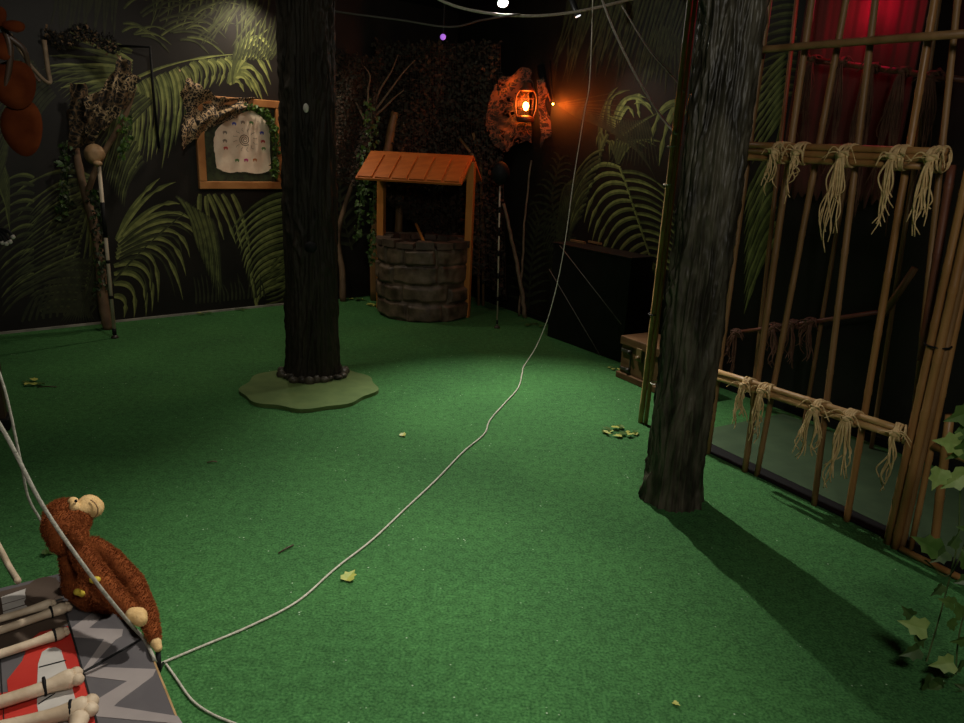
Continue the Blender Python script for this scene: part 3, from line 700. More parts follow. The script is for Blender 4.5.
# ------------------------------------------------------------------ poles, branches around the edges
def striped_pole(xb, yb, xt, yt, bands, label, rad=.018):
    g = G(xb, yb); g.z = 0; zt = above(g, yt); tgt = OnP(xt, yt, g, Vector((0,-1,0)))
    t = thing('thin_pole', g, label, 'pole')
    b = MB(); b.tube([g+Vector((0,0,.02)), tgt], rad, 10); b.build('shaft', MT['stripe'], t)
    for u0, u1 in bands:
        b = MB(); b.tube([g.lerp(tgt, u0), g.lerp(tgt, u1)], rad+.002, 10); b.build('dark_band', MT['black'], t)
    b = MB(); b.lathe(g, [(.035,0),(.035,.012),(.02,.03)], 12); b.build('foot', MT['iron'], t)
    return t, g, tgt
tp, g, top = striped_pole(115, 338, 99, 166, [(.02,.06),(.24,.26),(.45,.47),(.60,.80)], 'thin pale pole with black bands standing before the left wall')
b = MB(); sc = top+Vector((-.03,0,.10))
b.sphere(sc, (.09,.10,.10), 0, 22, 14, fn=lambda d: 1-.25*max(0,-d.z)*(1 if d.y > -.2 else .35)-.22*math.exp(-((abs(d.x)-.42)**2+(d.y+.85)**2+(d.z+.05)**2)*22))
b.build('skull_head', MT['skull'], tp)
b = MB(); b.sphere(sc+Vector((.05,-.06,-.075)), (.04,.045,.028), 0, 12, 8); b.build('jaw', MT['skull'], tp)
tp, g, top = striped_pole(497, 328, 500, 186, [(.03,.06),(.2,.23),(.36,.40),(.52,.56),(.66,.72),(.82,.86)], 'thin dark banded pole standing on carpet right of the well', .009)
b = MB(); b.sphere(top+Vector((0,0,.12)), (.10,.11,.14), 0, 18, 12, fn=lambda d: 1-.2*max(0,-d.z)); b.build('dark_head', MT['black'], tp)

random.seed(61)
bg = G(109, 329); bg.z = 0
t = thing('crooked_branch_stand', bg, 'tall crooked brown branch wound with leaves against the left wall mural', 'branch')
yB = bg.y
b = MB(); P = bez([bg, AtY(103,300,yB), AtY(100,262,yB), AtY(94,225,yB), AtY(84,190,yB), AtY(76,150,yB), AtY(70,110,yB)], 8); b.tube(P, [.055-.028*i/(len(P)-1)+.006*random.random() for i in range(len(P))], 9); b.build('trunk', MT['birch'], t)
b = MB(); P = bez([AtY(86,196,yB), AtY(100,160,yB-.03), AtY(124,118,yB-.05), AtY(135,86,yB-.05)], 8); b.tube(P, [.032-.012*i/(len(P)-1) for i in range(len(P))], 8); b.build('side_branch', MT['birch'], t)
b = MB(); garland([AtY(103,290,yB-.04), AtY(100,250,yB-.04), AtY(98,210,yB-.05), AtY(92,190,yB-.05)], 170, .05, .055, b, (0,-1,.3), (0,1,1)); b.build('leaves', [MT['ivyB'], MT['jungle']], t)
netsheet(quad([(84,96),(122,46),(144,84),(84,150)], lambda x, y, u, v: AtY(x, y+10*math.sin(u*PI)*(1-v)+4*math.sin(u*PI), yB-.12-.06*math.sin(v*PI)-.03*math.sin(u*17+v*11))), 130, 130, .046, ('camoA','camoB','camoC'), 'camouflage_net', 'brown and black camouflage net bunched high on the crooked branch above the skull', .85, .5, .22)
netsheet(quad([(70,80),(86,80),(96,146),(68,152)], lambda x, y, u, v: AtY(x, y, yB-.10-.03*math.sin(u*9+v*13))), 50, 120, .06, ('camoB','camoB','camoC'), 'camouflage_net', 'dark camouflage net hanging down left of the crooked branch top', .85, .4, .2)
net(quad([(46,28),(112,32),(122,50),(50,42)], lambda x, y, u, v: AtY(x, y+5*math.sin(u*9), yB-.02-.05*random.random())), 60, 16, .032, (1,2,2,2), ('camoA','camoB','camoC'), 'camouflage_net', 'black netting strip along the wall top above the crooked branch', keep=.7)
vine('hanging_vine', [AtY(67,140,yB-.12), AtY(66,180,yB-.12), AtY(62,215,yB-.1)], 110, .055, .05, 'dark leafy vine hanging down left of the skull-topped pole', m=('ivyB','jungle','ivyB'))
vine('hanging_vine', [AtY(126,118,yB-.13), AtY(124,140,yB-.13), AtY(122,158,yB-.1)], 60, .045, .045, 'short mossy vine under right end of the bunched camouflage net', m=('ivyB','ivyA','ivyB'))
stick('bare_branch', [AtY(44,40,7.1), AtY(48,70,7.1), AtY(50,82,7.1), AtY(44,80,7.05), AtY(28,62,7.0), AtY(10,34,6.9)], .022, 'twig', 'bare forked grey branch hanging beside the rust-red leaves', 'branch')
b = MB(); b.tube([WL(118,46,.03), AtY(150,47,7.9), AtY(153,90,7.9), WL(159,148,.05)], .014, 6); tag(b.build('black_cable', MT['black']), 'black cable bent around a bracket left of the framed map', 'cable')
for pts, r, lab in [([(525,318),(521,285),(512,240),(504,204)], .028, 'crooked thin branch leaning to the left beside the black box'), ([(519,316),(522,270),(525,215),(531,160)], .016, 'straight thin twig standing right of the crooked branch')]:
    g = G(*pts[0]); g.z = 0; P = [g]+[AtY(x, y, g.y+.03*i) for i, (x, y) in enumerate(pts[1:])]; stick('leaning_branch', P, r, 'twig', lab, 'branch', wob=.008)

# far left dark post and skeletal glove
pg = G(4, 428); pg.z = 0
t = thing('wooden_post', pg, 'dark brown post at the left edge of the carpet', 'post')
b = MB(); zz = above(pg, 210); b.box(pg+Vector((-.06,0,.75)), ((.9,.43,0),(-.43,.9,0),(0,0,1)), (.15,.12,1.5), 0, .01); b.build('post_body', MT['postw'], t)
b = MB(); b.box(pg+Vector((-.06,0,.04)), ((.9,.43,0),(-.43,.9,0),(0,0,1)), (.20,.18,.08), 0, .01); b.build('post_foot', MT['black'], t)
hp = AtY(-2, 232, pg.y-.06)
t = thing('costume_hand', hp, 'black gloved hand with pale fingertips reaching in at the left edge', 'hand')
b = MB(); b.sphere(hp+Vector((-.05,0,.02)), (.055,.03,.05), 0, 14, 10); b.tube([hp+Vector((-.06,0,.03)), hp+Vector((-.2,.03,.12))], [.04,.05], 10)
tips = []
for k, (x, y) in enumerate([(3,244),(7,245),(11,243),(14,238)]):
    e = AtY(x, y, pg.y-.08-.006*k); m0 = hp+Vector((-.02+.012*k,-.01,.02)); kn = m0.lerp(e, .55)+Vector((.012,-.01,.02)); b.tube(bez([m0, kn, e], 4), [.013-.0005*i for i in range(9)], 8); tips.append((kn.lerp(e, .7), e))
m0 = hp+Vector((-.06,-.02,0)); e = hp+Vector((-.03,-.04,-.07)); b.tube(bez([m0, (m0+e)/2+Vector((.012,-.01,0)), e], 4), .013, 8)
b.build('glove', MT['glove'], t)
for a, e in tips:
    b = MB(); b.tube([a, e, e+(e-a)*.25], [.014,.012,.005], 8); b.build('fingertip', MT['ivory'], t)

# ------------------------------------------------------------------ black box, treasure chest
fl, fr = G(547, 336), G(621, 363); fl.z = fr.z = 0
bd = (fr-fl).normalized(); bn = Vector((-bd.y, bd.x, 0)); bn = bn if bn.x > 0 else -bn
bh = 1.03; dep = .30; bc = (fl+fr)/2+bn*dep/2
t = thing('black_box', bc, 'big plain black box cabinet against the right wall left of the chest', 'cabinet')
b = MB(); b.box(bc+Vector((0,0,bh/2)), (bd, bn, (0,0,1)), ((fr-fl).length, dep, bh), 0, .008); b.build('body', MT['boxb'], t)
b = MB(); b.box(bc+Vector((0,0,bh+.008)), (bd, bn, (0,0,1)), ((fr-fl).length+.02, dep+.02, .018), 0, .004); b.build('lid', MT['boxb'], t)
for k in range(2):
    b = MB(); p = OnP(578+k*18, 241.5+k*1.2, (0,0,bh+.03), (0,0,1)); b.box(p, (bd, bn, (0,0,1)), (.22,.035,.022)); tag(b.build('wooden_strip', MT['bamboo_dark']), ('left' if k == 0 else 'right')+' one of two thin wooden strips lying on top of the black box', 'strip')
b = MB(); b.tube([fl.lerp(fr,.12)+Vector((0,0,bh))-bn*.03, fr-bn*.05+Vector((0,0,.40))], .0045, 6); tag(b.build('thin_rope', MT['cable']), 'thin grey rope stretched from top of the black box down to the chest', 'cord')
b = MB(); b.tube([fl+Vector((0,0,.75))-bn*.02-bd*.02, G(600,356)+Vector((0,0,.005))], .0045, 6); tag(b.build('thin_rope', MT['cable']), 'thin grey rope slanting across the front of the black box to the carpet', 'cord')

cd = Vector((.511,-.86,0)).normalized(); cn = Vector((cd.y, -cd.x, 0)); cn = cn if cn.x < 0 else -cn   # front normal to the room
c0 = G(619, 377); c0.z = 0; Lc, Dc, Hc = .62, .36, .40
cc = c0+cd*Lc/2-cn*Dc/2
t = thing('treasure_chest', cc, 'small brown wooden treasure chest with iron hinges beside the bamboo corner poles', 'chest')
b = MB(); b.box(cc+Vector((0,0,.03)), (cd, cn, ZV), (Lc+.05, Dc+.05, .06), 0, .008); b.build('plinth', MT['chest'], t)
b = MB(); b.box(cc+Vector((0,0,.19)), (cd, cn, ZV), (Lc, Dc, .26), 0, .006); body = b.build('body', MT['chest'], t)
b = MB(); b.box(cc+Vector((0,0,.36)), (cd, cn, ZV), (Lc+.03, Dc+.03, .08), 0, .008); lid = b.build('lid', MT['chest'], t)
for k in range(3):
    b = MB(); b.box(cc+cn*(Dc/2+.002)+cd*(-Lc/2+.13+.19*k)+Vector((0,0,.19)), (cd, cn, ZV), (.012,.008,.25)); b.build('plank_gap', MT['iron'], body)
for z in (.27, .10):
    b = MB(); b.box(cc+cn*(Dc/2+.008)-cd*(Lc/2-.07)+Vector((0,0,z)), (cd, cn, ZV), (.13,.012,.028), 0, .003); b.sphere(cc+cn*(Dc/2+.012)-cd*(Lc/2-.12)+Vector((0,0,z)), .022, 0, 10, 8); b.build('hinge_strap', MT['iron'], t)
b = MB(); b.box(cc+cn*(Dc/2+.012)-cd*.06+Vector((0,0,.28)), (cd, cn, ZV), (.07,.02,.12), 0, .006); b.sphere(cc+cn*(Dc/2+.025)-cd*.06+Vector((0,0,.25)), .025, 0, 10, 8); b.build('lock_plate', MT['brass'], t)

# ------------------------------------------------------------------ bamboo fence
Fp, Fn = Vector((1.28,5.35,0)), Vector((.86,.511,0)).normalized()
FD = Vector((.511,-.86,0)).normalized()
def FP(x, y, off=0.): return OnP(x, y, Fp, Fn, off)
def bamboo(b, p0, p1, r, gap=.3, mi=0, seg=12, ph=None):
    p0, p1 = Vector(p0), Vector(p1); L = (p1-p0).length; pts, rr = [p0], [r]
    z = random.uniform(.05, gap) if ph is None else ph
    bow = rv(.004)
    while z < L-.03:
        for dz, k in ((-.02,1.),(-.006,1.12),(0,1.02),(.006,1.13),(.02,1.)): pts.append(p0.lerp(p1, (z+dz)/L)+bow*math.sin(PI*z/L)); rr.append(r*k)
        z += gap*random.uniform(.85,1.15)
    pts.append(p1); rr.append(r*.97); b.tube(pts, rr, seg, mi)
def tie_mesh(c, axis, out, spread, L, n, big=1., seed=0, turns=4, rr=.05, tails=2):
    """raffia wound round the rail at c, loose ends hanging in a few tails"""
    random.seed(seed); b = MB(); axis = Vector(axis).normalized(); out = Vector(out).normalized(); upv = axis.cross(out)
    for k in range(turns*2):
        o = axis*random.uniform(-.026,.026)*big; ti = axis*random.uniform(-.03,.03)
        b.tube([c+o+ti*math.cos(a)+out*math.cos(a)*rr*random.uniform(.97,1.06)+upv*math.sin(a)*rr*random.uniform(.97,1.06) for a in [2*PI*i/16 for i in range(17)]], .0062*big, 5)
    b.sphere(c+out*(rr+.008), (.022*big, .02*big, .018*big), 0, 10, 8)
    for k in range(3):
        b.tube(bez([c+out*rr+axis*.035, c+out*(rr+.02)+axis*random.uniform(-.03,.03)+Vector((0,0,.018)), c+out*rr-axis*.04], 4), .0065*big, 5)
    for k in range(3):
        sg = random.choice((-1,1)); b.tube(bez([c+out*rr, c+out*(rr+.02)+axis*sg*.05+Vector((0,0,random.uniform(.0,.05))), c+out*(rr+.03)+axis*sg*random.uniform(.07,.12)-Vector((0,0,random.uniform(0,.05)))], 5), [.0045*big*(1-.05*i) for i in range(11)], 5)
    offs = [((q+.5)/tails-.5)*2*spread for q in range(tails)]
    for k in range(n):
        tq = k % tails; l = L*random.uniform(.55,1.08)*(1 if tq == 0 else .78); sx = offs[tq]+random.uniform(-.018,.018)*big; s0 = c+out*(rr+.006)+axis*random.uniform(-.012,.012)
        wv = random.uniform(-.02,.02)
        p1 = s0+axis*(sx*.4)+out*random.uniform(.005,.02)-Vector((0,0,l*.12))
        p2 = s0+axis*(sx*.8+wv)+out*random.uniform(-.005,.025)-Vector((0,0,l*.45))
        p3 = s0+axis*(sx-wv*.8+random.uniform(-.012,.012))+out*random.uniform(-.01,.025)-Vector((0,0,l*.8))
        p4 = s0+axis*(sx+random.uniform(-.035,.035))+out*random.uniform(-.02,.03)-Vector((0,0,l))
        P = bez([s0, p1, p2, p3, p4], 4); b.tube(P, [.0062*big*(1-.55*i/(len(P)-1)) for i in range(len(P))], 5)
    return b
random.seed(71)
fence = thing('bamboo_fence', FP(890,545), 'tall bamboo pole fence with raffia-tied rails on the right side of the room', 'fence')
TOPZ = 3.55
def fpole(xb, yb, pts_top, r, off=0., name='bamboo_pole', m='bamboo', gap=.33):
    g = FP(xb, yb, off); g.z = 0.0
    p = FP(pts_top[0], pts_top[1], off); d = p-g; top = g+d*(TOPZ/d.z)
    b = MB(); bamboo(b, g, top, r, gap); b.build(name, MT[m], fence); return g, top
for (xb, yb, tx, ty, r, off, m) in [
   (640,427,690,0,.020,0,'bamboo_rail'), (645,429,696,0,.016,.012,'bamboo'), (708,452,738,230,.018,.03,'bamboo_dark'),  # first pole gets paler bamboo: the spotlight on it is put into the colour
   (745,470,812,0,.020,.03,'bamboo_dark'), (757,474,846,0,.018,.05,'bamboo_dark'), (815,500,874,10,.018,.03,'bamboo_dark'), (848,514,935,0,.019,.03,'bamboo'), (902,541,952,60,.016,.10,'bamboo_dark'),
   (887,545,964,190,.021,0,'bamboo'), (895,548,974,195,.022,-.01,'bamboo'), (902,545,981,195,.018,.03,'bamboo_dark'), (911,548,985,190,.016,.05,'bamboo')]:
    fpole(xb, yb, (tx, ty), r, off, m=m)
b = MB(); bamboo(b, FP(921,360,.10), FP(952,165,.10), .022, .4); b.build('bamboo_pole', MT['bamboo_red'], fence)
# rails
def rail(p0, p1, rs, label=None, m='bamboo_rail'):
    b = MB(); d = (p1-p0).normalized()
    for off_n, off_z, r in rs: bamboo(b, p0-Fn*off_n+Vector((0,0,off_z)), p1-Fn*off_n+Vector((0,0,off_z)), r, .42)
    o = b.build('bamboo_rail', MT[m], fence)
    if label: o['label'] = label
    return o
pa, pb = FP(716,374), FP(905,434)
low = rail(pa, pb, [(.052,-.004,.020),(.052,.036,.018)], 'low pale double rail')
pa2, pb2 = FP(742,151), FP(952,160)
hi = rail(pa2, pb2, [(.052,0,.020),(.052,.036,.019),(.052,-.036,.018)], 'high triple rail', 'bamboo')
pa3, pb3 = FP(762,51), FP(1000,33)
rail(pa3, pb3, [(.055,0,.020)], 'topmost single rail', 'bamboo_dark')
pa4, pb4 = FP(903,551), FP(1010,606); pa4.z = pb4.z = .022
rail(pa4, pb4, [(.03,0,.018)], 'floor rail', 'bamboo')
pa5, pb5 = FP(930,447), FP(1010,480)
rail(pa5, pb5, [(-.03,0,.018)], None, 'bamboo')
b = MB(); g5 = FP(932,560,.12); g5.z = 0; bamboo(b, g5, FP(950,415,.0), .022); b.build('bamboo_pole', MT['bamboo'], fence)
def tie(x, par, L, n, spread, seed, big=1., rr=.052, y=None):
    p0, p1 = (pa, pb) if par is low else (pa2, pb2)
    best = min((abs(proj(p0.lerp(p1, u/400.)-Fn*.052)[0]-x), u) for u in range(401))[1]
    c = p0.lerp(p1, best/400.)-Fn*.052+(Vector((0,0,.016)) if par is low else Vector((0,0,0)))
    tie_mesh(c, FD, -Fn, spread, L, n, big, seed, rr=rr).build('raffia_tie', MT['raffia'], par)
tie(748, low, .30, 11, .02, 1, rr=.042); tie(767, low, .36, 14, .02, 2, rr=.042); tie(820, low, .33, 20, .10, 3, 1.05, .043); tie(852, low, .42, 17, .08, 4, 1.1, .043); tie(900, low, .45, 6, .02, 5, 1.1, .043)
tie(782, hi, .24, 7, .05, 6, rr=.058); tie(804, hi, .27, 9, .025, 7, rr=.058); tie(849, hi, .50, 15, .06, 8, 1.05, .058); tie(901, hi, .40, 11, .02, 9, 1.05, .058); tie(938, hi, .42, 14, .03, 10, 1.1, .058)
for (x, y, m) in [(655,383,'rope'),(672,146,'rope'),(668,184,'rope'),(653,314,'black'),(932,345,'black')]:
    c = FP(x, y, .0); b = MB(); R = .034 if x < 700 else .062
    if x > 700: c = FP(938, 345, .015)
    b.tube([c+FD*math.cos(a)*R+Fn*math.sin(a)*R*.8+Vector((0,0,.006*math.sin(a))) for a in [2*PI*i/24 for i in range(25)]], .005, 6); b.build('cord_tie', MT[m], fence)

# back screen with reddish matting, inside the cage along the right wall
def WRP(x, y, off): return OnP(x, y, WRp, WRn, off)
random.seed(81)
sg = WRP(800, 350, .2); sg.z = 0
scr = thing('bamboo_screen', sg, 'dim bamboo screen hung with reddish raffia behind the fence, under red light', 'screen')
for xb, xt in [(768,790),(826,866),(902,930)]:
    p = WRP(xb, 300, .16); p.z = 0; q = WRP(xt, 60, .16); d = q-p; b = MB(); bamboo(b, p, p+d*(3.4/d.z), .016, .35); b.build('bamboo_pole', MT['bamboo_dark'], scr)
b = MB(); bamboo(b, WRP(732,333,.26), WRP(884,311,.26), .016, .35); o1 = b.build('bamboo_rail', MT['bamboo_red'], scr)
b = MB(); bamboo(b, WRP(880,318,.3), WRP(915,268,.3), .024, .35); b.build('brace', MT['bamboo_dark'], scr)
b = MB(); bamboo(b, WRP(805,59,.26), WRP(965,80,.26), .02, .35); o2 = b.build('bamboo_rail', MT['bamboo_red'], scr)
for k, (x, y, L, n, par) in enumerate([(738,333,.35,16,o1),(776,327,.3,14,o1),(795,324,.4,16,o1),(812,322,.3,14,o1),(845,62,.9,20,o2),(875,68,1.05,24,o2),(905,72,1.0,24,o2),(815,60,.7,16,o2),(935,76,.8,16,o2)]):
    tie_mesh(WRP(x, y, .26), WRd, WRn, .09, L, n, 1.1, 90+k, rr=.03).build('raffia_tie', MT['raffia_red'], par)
b = MB(); nu, nv = 90, 14; vs = []; fs = []
for i in range(nu+1):
    for j in range(nv+1):
        u, v = i/nu, j/nv; p = WRP(792+u*118, 100, .09+.004*math.sin(u*44)+.002*math.sin(u*97+v*3)); p.z = 1.75+.12*noise.noise((u*30,0,0))+(1.8-.1)*v; vs.append(p)
for i in range(nu):
    for j in range(nv): k = i*(nv+1)+j; fs.append((k, k+1, k+nv+2, k+nv+1))
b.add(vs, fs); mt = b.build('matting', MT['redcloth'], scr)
sm = mt.modifiers.new('thickness', 'SOLIDIFY'); sm.thickness = .008

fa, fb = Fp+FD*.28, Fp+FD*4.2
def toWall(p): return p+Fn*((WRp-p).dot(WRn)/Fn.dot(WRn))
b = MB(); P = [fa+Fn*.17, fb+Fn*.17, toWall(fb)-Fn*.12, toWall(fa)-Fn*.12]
b.prism([p+Vector((0,0,.012)) for p in P], (0,0,-.011)); fm = b.build('shade_mat', MT['cage'])  # added sheet; the shade inside the cage is put into its dark green
tag(fm, 'dull green mat added behind the bamboo fence, dark for the shaded floor', 'mat')
b = MB(); b.prism([p+Vector((0,0,.012)) for p in (fa+Fn*.04, fb+Fn*.04, fb+Fn*.168, fa+Fn*.168)], (0,0,-.011)); b.build('shadow_strip', MT['black'], fm)['label'] = 'black strip painted for the fence shadow'  # black strip drawn where the fence's shadow band falls
# ------------------------------------------------------------------ ropes
rp = [(150,668),(200,647),(250,626),(298,601),(336,568),(372,540),(404,510),(436,480),(463,452),(484,434),(490,420),(504,404),(518,388),(522,374),(524,366)]
P = [G(x, y, .008) for x, y in rp]
up = [(536,347,6.95),(548,318,7.0),(558,280,7.03),(566,236,7.06),(574,177,7.08),(584,115,7.1),(590,76,7.1),(594,-40,7.12)]
P += [AtY(x, y, Y) for x, y, Y in up]
rope('long_rope', P, [.0052]*141+[.0042]*400, 'rope', 'long off-white rope snaking across the carpet and rising to the ceiling by the lantern')
rope('rope_tail', [G(x, y, .007) for x, y in [(166,664),(176,678),(192,700),(212,714),(236,724),(262,734)]], .0048, 'rope', 'short off-white rope end curving over carpet at the bottom beside the platform')
DK = .40
rope('handrail_rope', [AtY(x, y, Y) for x, y, Y in [(-60,340,1.85),(0,425,1.9),(43,506,1.92),(90,574,1.93),(126,619,1.98),(143,638,2.06)]]+[G(152,654,DK+.012), G(155,662,DK-.02), G(159,667,.2)], .006, 'ropeg', 'thick grey rope running over the plush monkey to the platform corner')
rope('slack_rope', [AtY(x, y, Y) for x, y, Y in [(-30,330,2.5),(0,375,2.5),(20,458,2.52),(28,496,2.55),(40,519,2.58),(58,548,2.6)]], .005, 'ropeg', 'thinner grey rope descending behind the plush monkey head')
rope('white_stick', [AtY(-16,520,2.5), AtY(0,549,2.5), AtY(10,568,2.48), G(18,581,DK+.012)], .012, 'bone', 'short pale stick touching the back left edge of the painted platform', 'stick')
rope('tied_rope', [AtY(598,-12,6.6), AtY(612,26,6.3), AtY(634,72,6.0), AtY(658,112,5.7), FP(676,134,-.02)], .0085, 'rope', 'off-white rope slanting from the ceiling to the bamboo corner poles')
rope('tied_rope', [AtY(622,6,6.6), AtY(648,48,6.1), AtY(674,78,5.7), FP(684,92,-.02)], .006, 'ropeg', 'dim thinner rope above the off-white rope tied to the bamboo corner poles')
rope('ceiling_cable', [AtY(x, y, 6.6) for x, y in [(300,4),(340,12),(400,20),(450,27)]]+[AtY(482,20,6.8), AtY(520,14,7.0)], .008, 'cable', 'thin cable strung across from the left trunk below the spotlight', 'cable')
rope('ceiling_cable', [AtY(x, y, Y) for x, y, Y in [(420,-14,7.0),(444,2,7.0),(480,12,7.05),(530,16,7.1),(580,11,7.2),(640,-3,7.3)]], .012, 'rope', 'brightly lit sagging white cable just under the spotlight', 'cable')

# ------------------------------------------------------------------ painted platform, bones
pl = thing('painted_platform', G(60,680,DK), 'low wooden platform painted with grey zigzags and a red mouth in the near left corner', 'platform')
pp = [(-170,640),(-40,598),(62,573),(100,592),(145,641),(178,723),(205,800),(240,930),(-60,1040)]
b = MB(); b.prism([G(x, y, DK) for x, y in pp], (0,0,-.028)); b.build('deck', [MT['deck']], pl)
b = MB(); E_ = [G(x, y, DK-.002) for x, y in pp[2:8]]
for a, c in zip(E_[:-1], E_[1:]):
    d = (c-a).normalized(); n_ = Vector((d.y, -d.x, 0)); n_ = -n_ if n_.x < 0 else n_
    b.box((a+c)/2+n_*.002-Vector((0,0,.012)), (d, n_, ZV), ((c-a).length, .006, .028))
b.build('plywood_edge', MT['ply'], pl)
for x, y in [(20,612),(100,640),(140,720),(-40,760)]:
    p = G(x, y, DK); b = MB(); b.box((p.x, p.y, (DK-.028)/2), ((1,0,0),(0,1,0),(0,0,1)), (.07,.07,DK-.028), 0, .004); b.build('support_leg', MT['postw'], pl)
def paint(name, polys, m, z):
    b = MB()
    for P in polys: b.prism([G(x, y, DK+z) for x, y in P], (0,0,-.0012))
    return b.build(name, MT[m], pl)
def band(pts, w):
    out = []
    for (x0, y0), (x1, y1) in zip(pts[:-1], pts[1:]):
        l = math.hypot(x1-x0, y1-y0); nx, ny = -(y1-y0)/l*w, (x1-x0)/l*w
        out.append([(x0+nx, y0+ny), (x1+nx, y1+ny), (x1-nx, y1-ny), (x0-nx, y0-ny)])
    return out
# zigzag: dark triangles are bare deck, the grey band is painted
Z1 = [[(93,612),(103,616),(89,628),(123,629),(122,636),(115,640),(85,674),(82,671),(104,639),(74,637),(70,629)],
      [(85,672),(104,664),(108,663),(100,667),(156,669),(153,676),(118,702),(114,706),(178,716),(183,724),(93,716),(92,711),(96,700),(127,681),(86,676)]]
paint('painted_zigzag', Z1, 'zig', .0014)
paint('red_paint', [[(30,640),(40,632),(68,626),(83,672),(92,705),(98,740),(-10,770),(-10,694),(8,692),(7,680),(22,661)]], 'redp', .0014)
paint('brown_paint', [[(-40,602),(56,577),(66,612),(68,624),(30,640),(-40,660)]], 'brownp', .0010)
random.seed(9)
teeth = [[(1,597),(33,586),(29,591),(26,597),(2,604)],[(2,605),(26,598),(24,601),(25,604),(3,611)],[(3,612),(26,605),(30,610),(4,619)],[(-30,613),(-2,604),(-2,625),(-30,632)]]
for P in teeth+[[(37,686),(38,664),(42,652),(48,648),(56,647),(61,650),(68,672),(77,705),(76,735),(42,735),(37,704)]]: paint('white_tooth', [P], 'whitep', .0026)
paint('dark_oval', [[(41+18*math.cos(a)+2, 590+13*math.sin(a)-3*math.cos(a)) for a in [2*PI*i/24 for i in range(24)]]], 'brownp', .0034)
lines = [[(64,606),(83,672),(99,730)],[(83,672),(143,638)],[(0,652),(2,690),(4,720)],[(39,667),(66,660)],[(38,704),(55,693)],[(0,616),(64,598)]]
def thin(pts, w): return band(pts, w)
b = MB()
for L in lines[:2]:
    for P in thin(L, 1.0): b.prism([G(x, y, DK+.0040) for x, y in P], (0,0,-.001))
for L in lines[2:]:
    for P in thin(L, .5): b.prism([G(x, y, DK+.0040) for x, y in P], (0,0,-.001))
b.build('plank_seam', MT['seam'], pl)

def bone(x0, y0, x1, y1, r, knob, label, bandx=None, dz=0.):
    h = DK+.004+r*1.35+dz; p0, p1 = G(x0, y0, h), G(x1, y1, h); d = (p1-p0).normalized(); L = (p1-p0).length; s = d.cross(ZV).normalized()
    t = thing('bone', (p0+p1)/2-Vector((0,0,r*1.3)), label, 'bone', 'bones lying on the painted platform')
    b = MB(); n = 24; pts = []; rr = []
    for i in range(n+1):
        u = i/n; e = min(u, 1-u)*L; pts.append(p0+d*(u*L)+s*(.008*math.sin(u*PI))); rr.append(r*(1+(.45*knob)*math.exp(-(e/.05)**2))*(1 if .02 < u < .98 else .8))
    b.tube(pts, rr, 12)
    for e, q in ((p0, -1), (p1, 1)):
        for k in (-1, 1): b.sphere(e+d*q*r*.35+s*k*r*.62*knob, (r*.78*knob, r*.78*knob, r*.72*knob), 0, 12, 8, fn=lambda v: 1+.08*noise.noise(v*3))
    b.build('bone_body', MT['bone'], t)
    if bandx is not None:
        c = p0.lerp(p1, bandx); b = MB(); b.tube([c+(s*math.cos(a)+ZV*math.sin(a))*(r*1.22) for a in [2*PI*i/20 for i in range(21)]], .005, 6); b.build('binding', MT['black'], t)
bone(-48,631,52,603,.0125,.85,'slim bone topmost in the row on the painted platform')
bone(-48,645,66,607,.0135,1.25,'second bone from the top, its knob reaching the zigzag paint', .86)
bone(-48,668,64,632,.0145,.95,'slim bone lying alone across the top of the red paint', .91)
bone(-50,716,74,677,.0190,1.35,'thick bone with big knob lying across the white tooth', .75)
bone(-50,738,88,706,.0200,1.4,'thickest bone with bulging knob at the bottom of the row', .87)
bone(80,716,72,775,.017,1.3,'bone pointing down under the thickest bone at picture bottom')

# ------------------------------------------------------------------ plush monkey
mk = thing('plush_monkey', G(92,596,DK), 'brown plush monkey with tan muzzle slumped over the edge of the painted platform', 'soft toy')
def bake(balls, name, vox, m, parent, smooth_it=6, fur=0, flen=.016, fuzz=.15):
    groups = balls if isinstance(balls[0], list) else [balls]; vs, fs, nr = [], [], []
    for gr in groups:
        b = MB()
        for c, r in gr: b.sphere(c, r, 0, 20, 14)
        o = b.build(name+'_tmp', MT[m]); r_ = o.modifiers.new('r', 'REMESH'); r_.mode = 'VOXEL'; r_.voxel_size = vox
        s_ = o.modifiers.new('s', 'SMOOTH'); s_.iterations = smooth_it; s_.factor = .5
        bpy.context.view_layer.update(); dg_ = bpy.context.evaluated_depsgraph_get()
        me = bpy.data.meshes.new_from_object(o.evaluated_get(dg_)); bpy.data.objects.remove(o); k0 = len(vs)
        vs += [v.co.copy() for v in me.vertices]; fs += [tuple(k0+i for i in p.vertices) for p in me.polygons]; nr += [v.normal.copy() for v in me.vertices]
        bpy.data.meshes.remove(me)
    bb = MB(); bb.add(vs, fs, 0, True)
    if fur:
        for k in range(fur):
            f = random.choice(fs); w = [random.random() for _ in f]; W = sum(w); p = Vector(); n_ = Vector()
            for i, ww in zip(f, w): p += vs[i]*(ww/W); n_ += nr[i]
            n_.normalize(); lay = Vector((.35,-.2,-.75)); lay = lay-n_*lay.dot(n_)
            d = (n_+lay*.7+rv(.45)).normalized(); l = flen*random.uniform(.5,1.2); s = d.orthogonal().normalized(); s = (s+rv(.8)); s = (s-d*s.dot(d)).normalized()*(.0016)
            q = p-n_*.002; bb.add([q-s, q+s, q+d*l], [(0,1,2)], 0, False)
    o = bb.build(name, MT[m], parent); return o
def chain(pts, n=6):
    out = []
    for (c0, r0), (c1, r1) in zip(pts[:-1], pts[1:]):
        for i in range(n): t = i/n; out.append((Vector(c0).lerp(Vector(c1), t), r0+(r1-r0)*t))
    out.append(pts[-1]); return out
def mkp(x, y, h): return G(x, y, h)
random.seed(101)
headc = mkp(64, 518, .70)
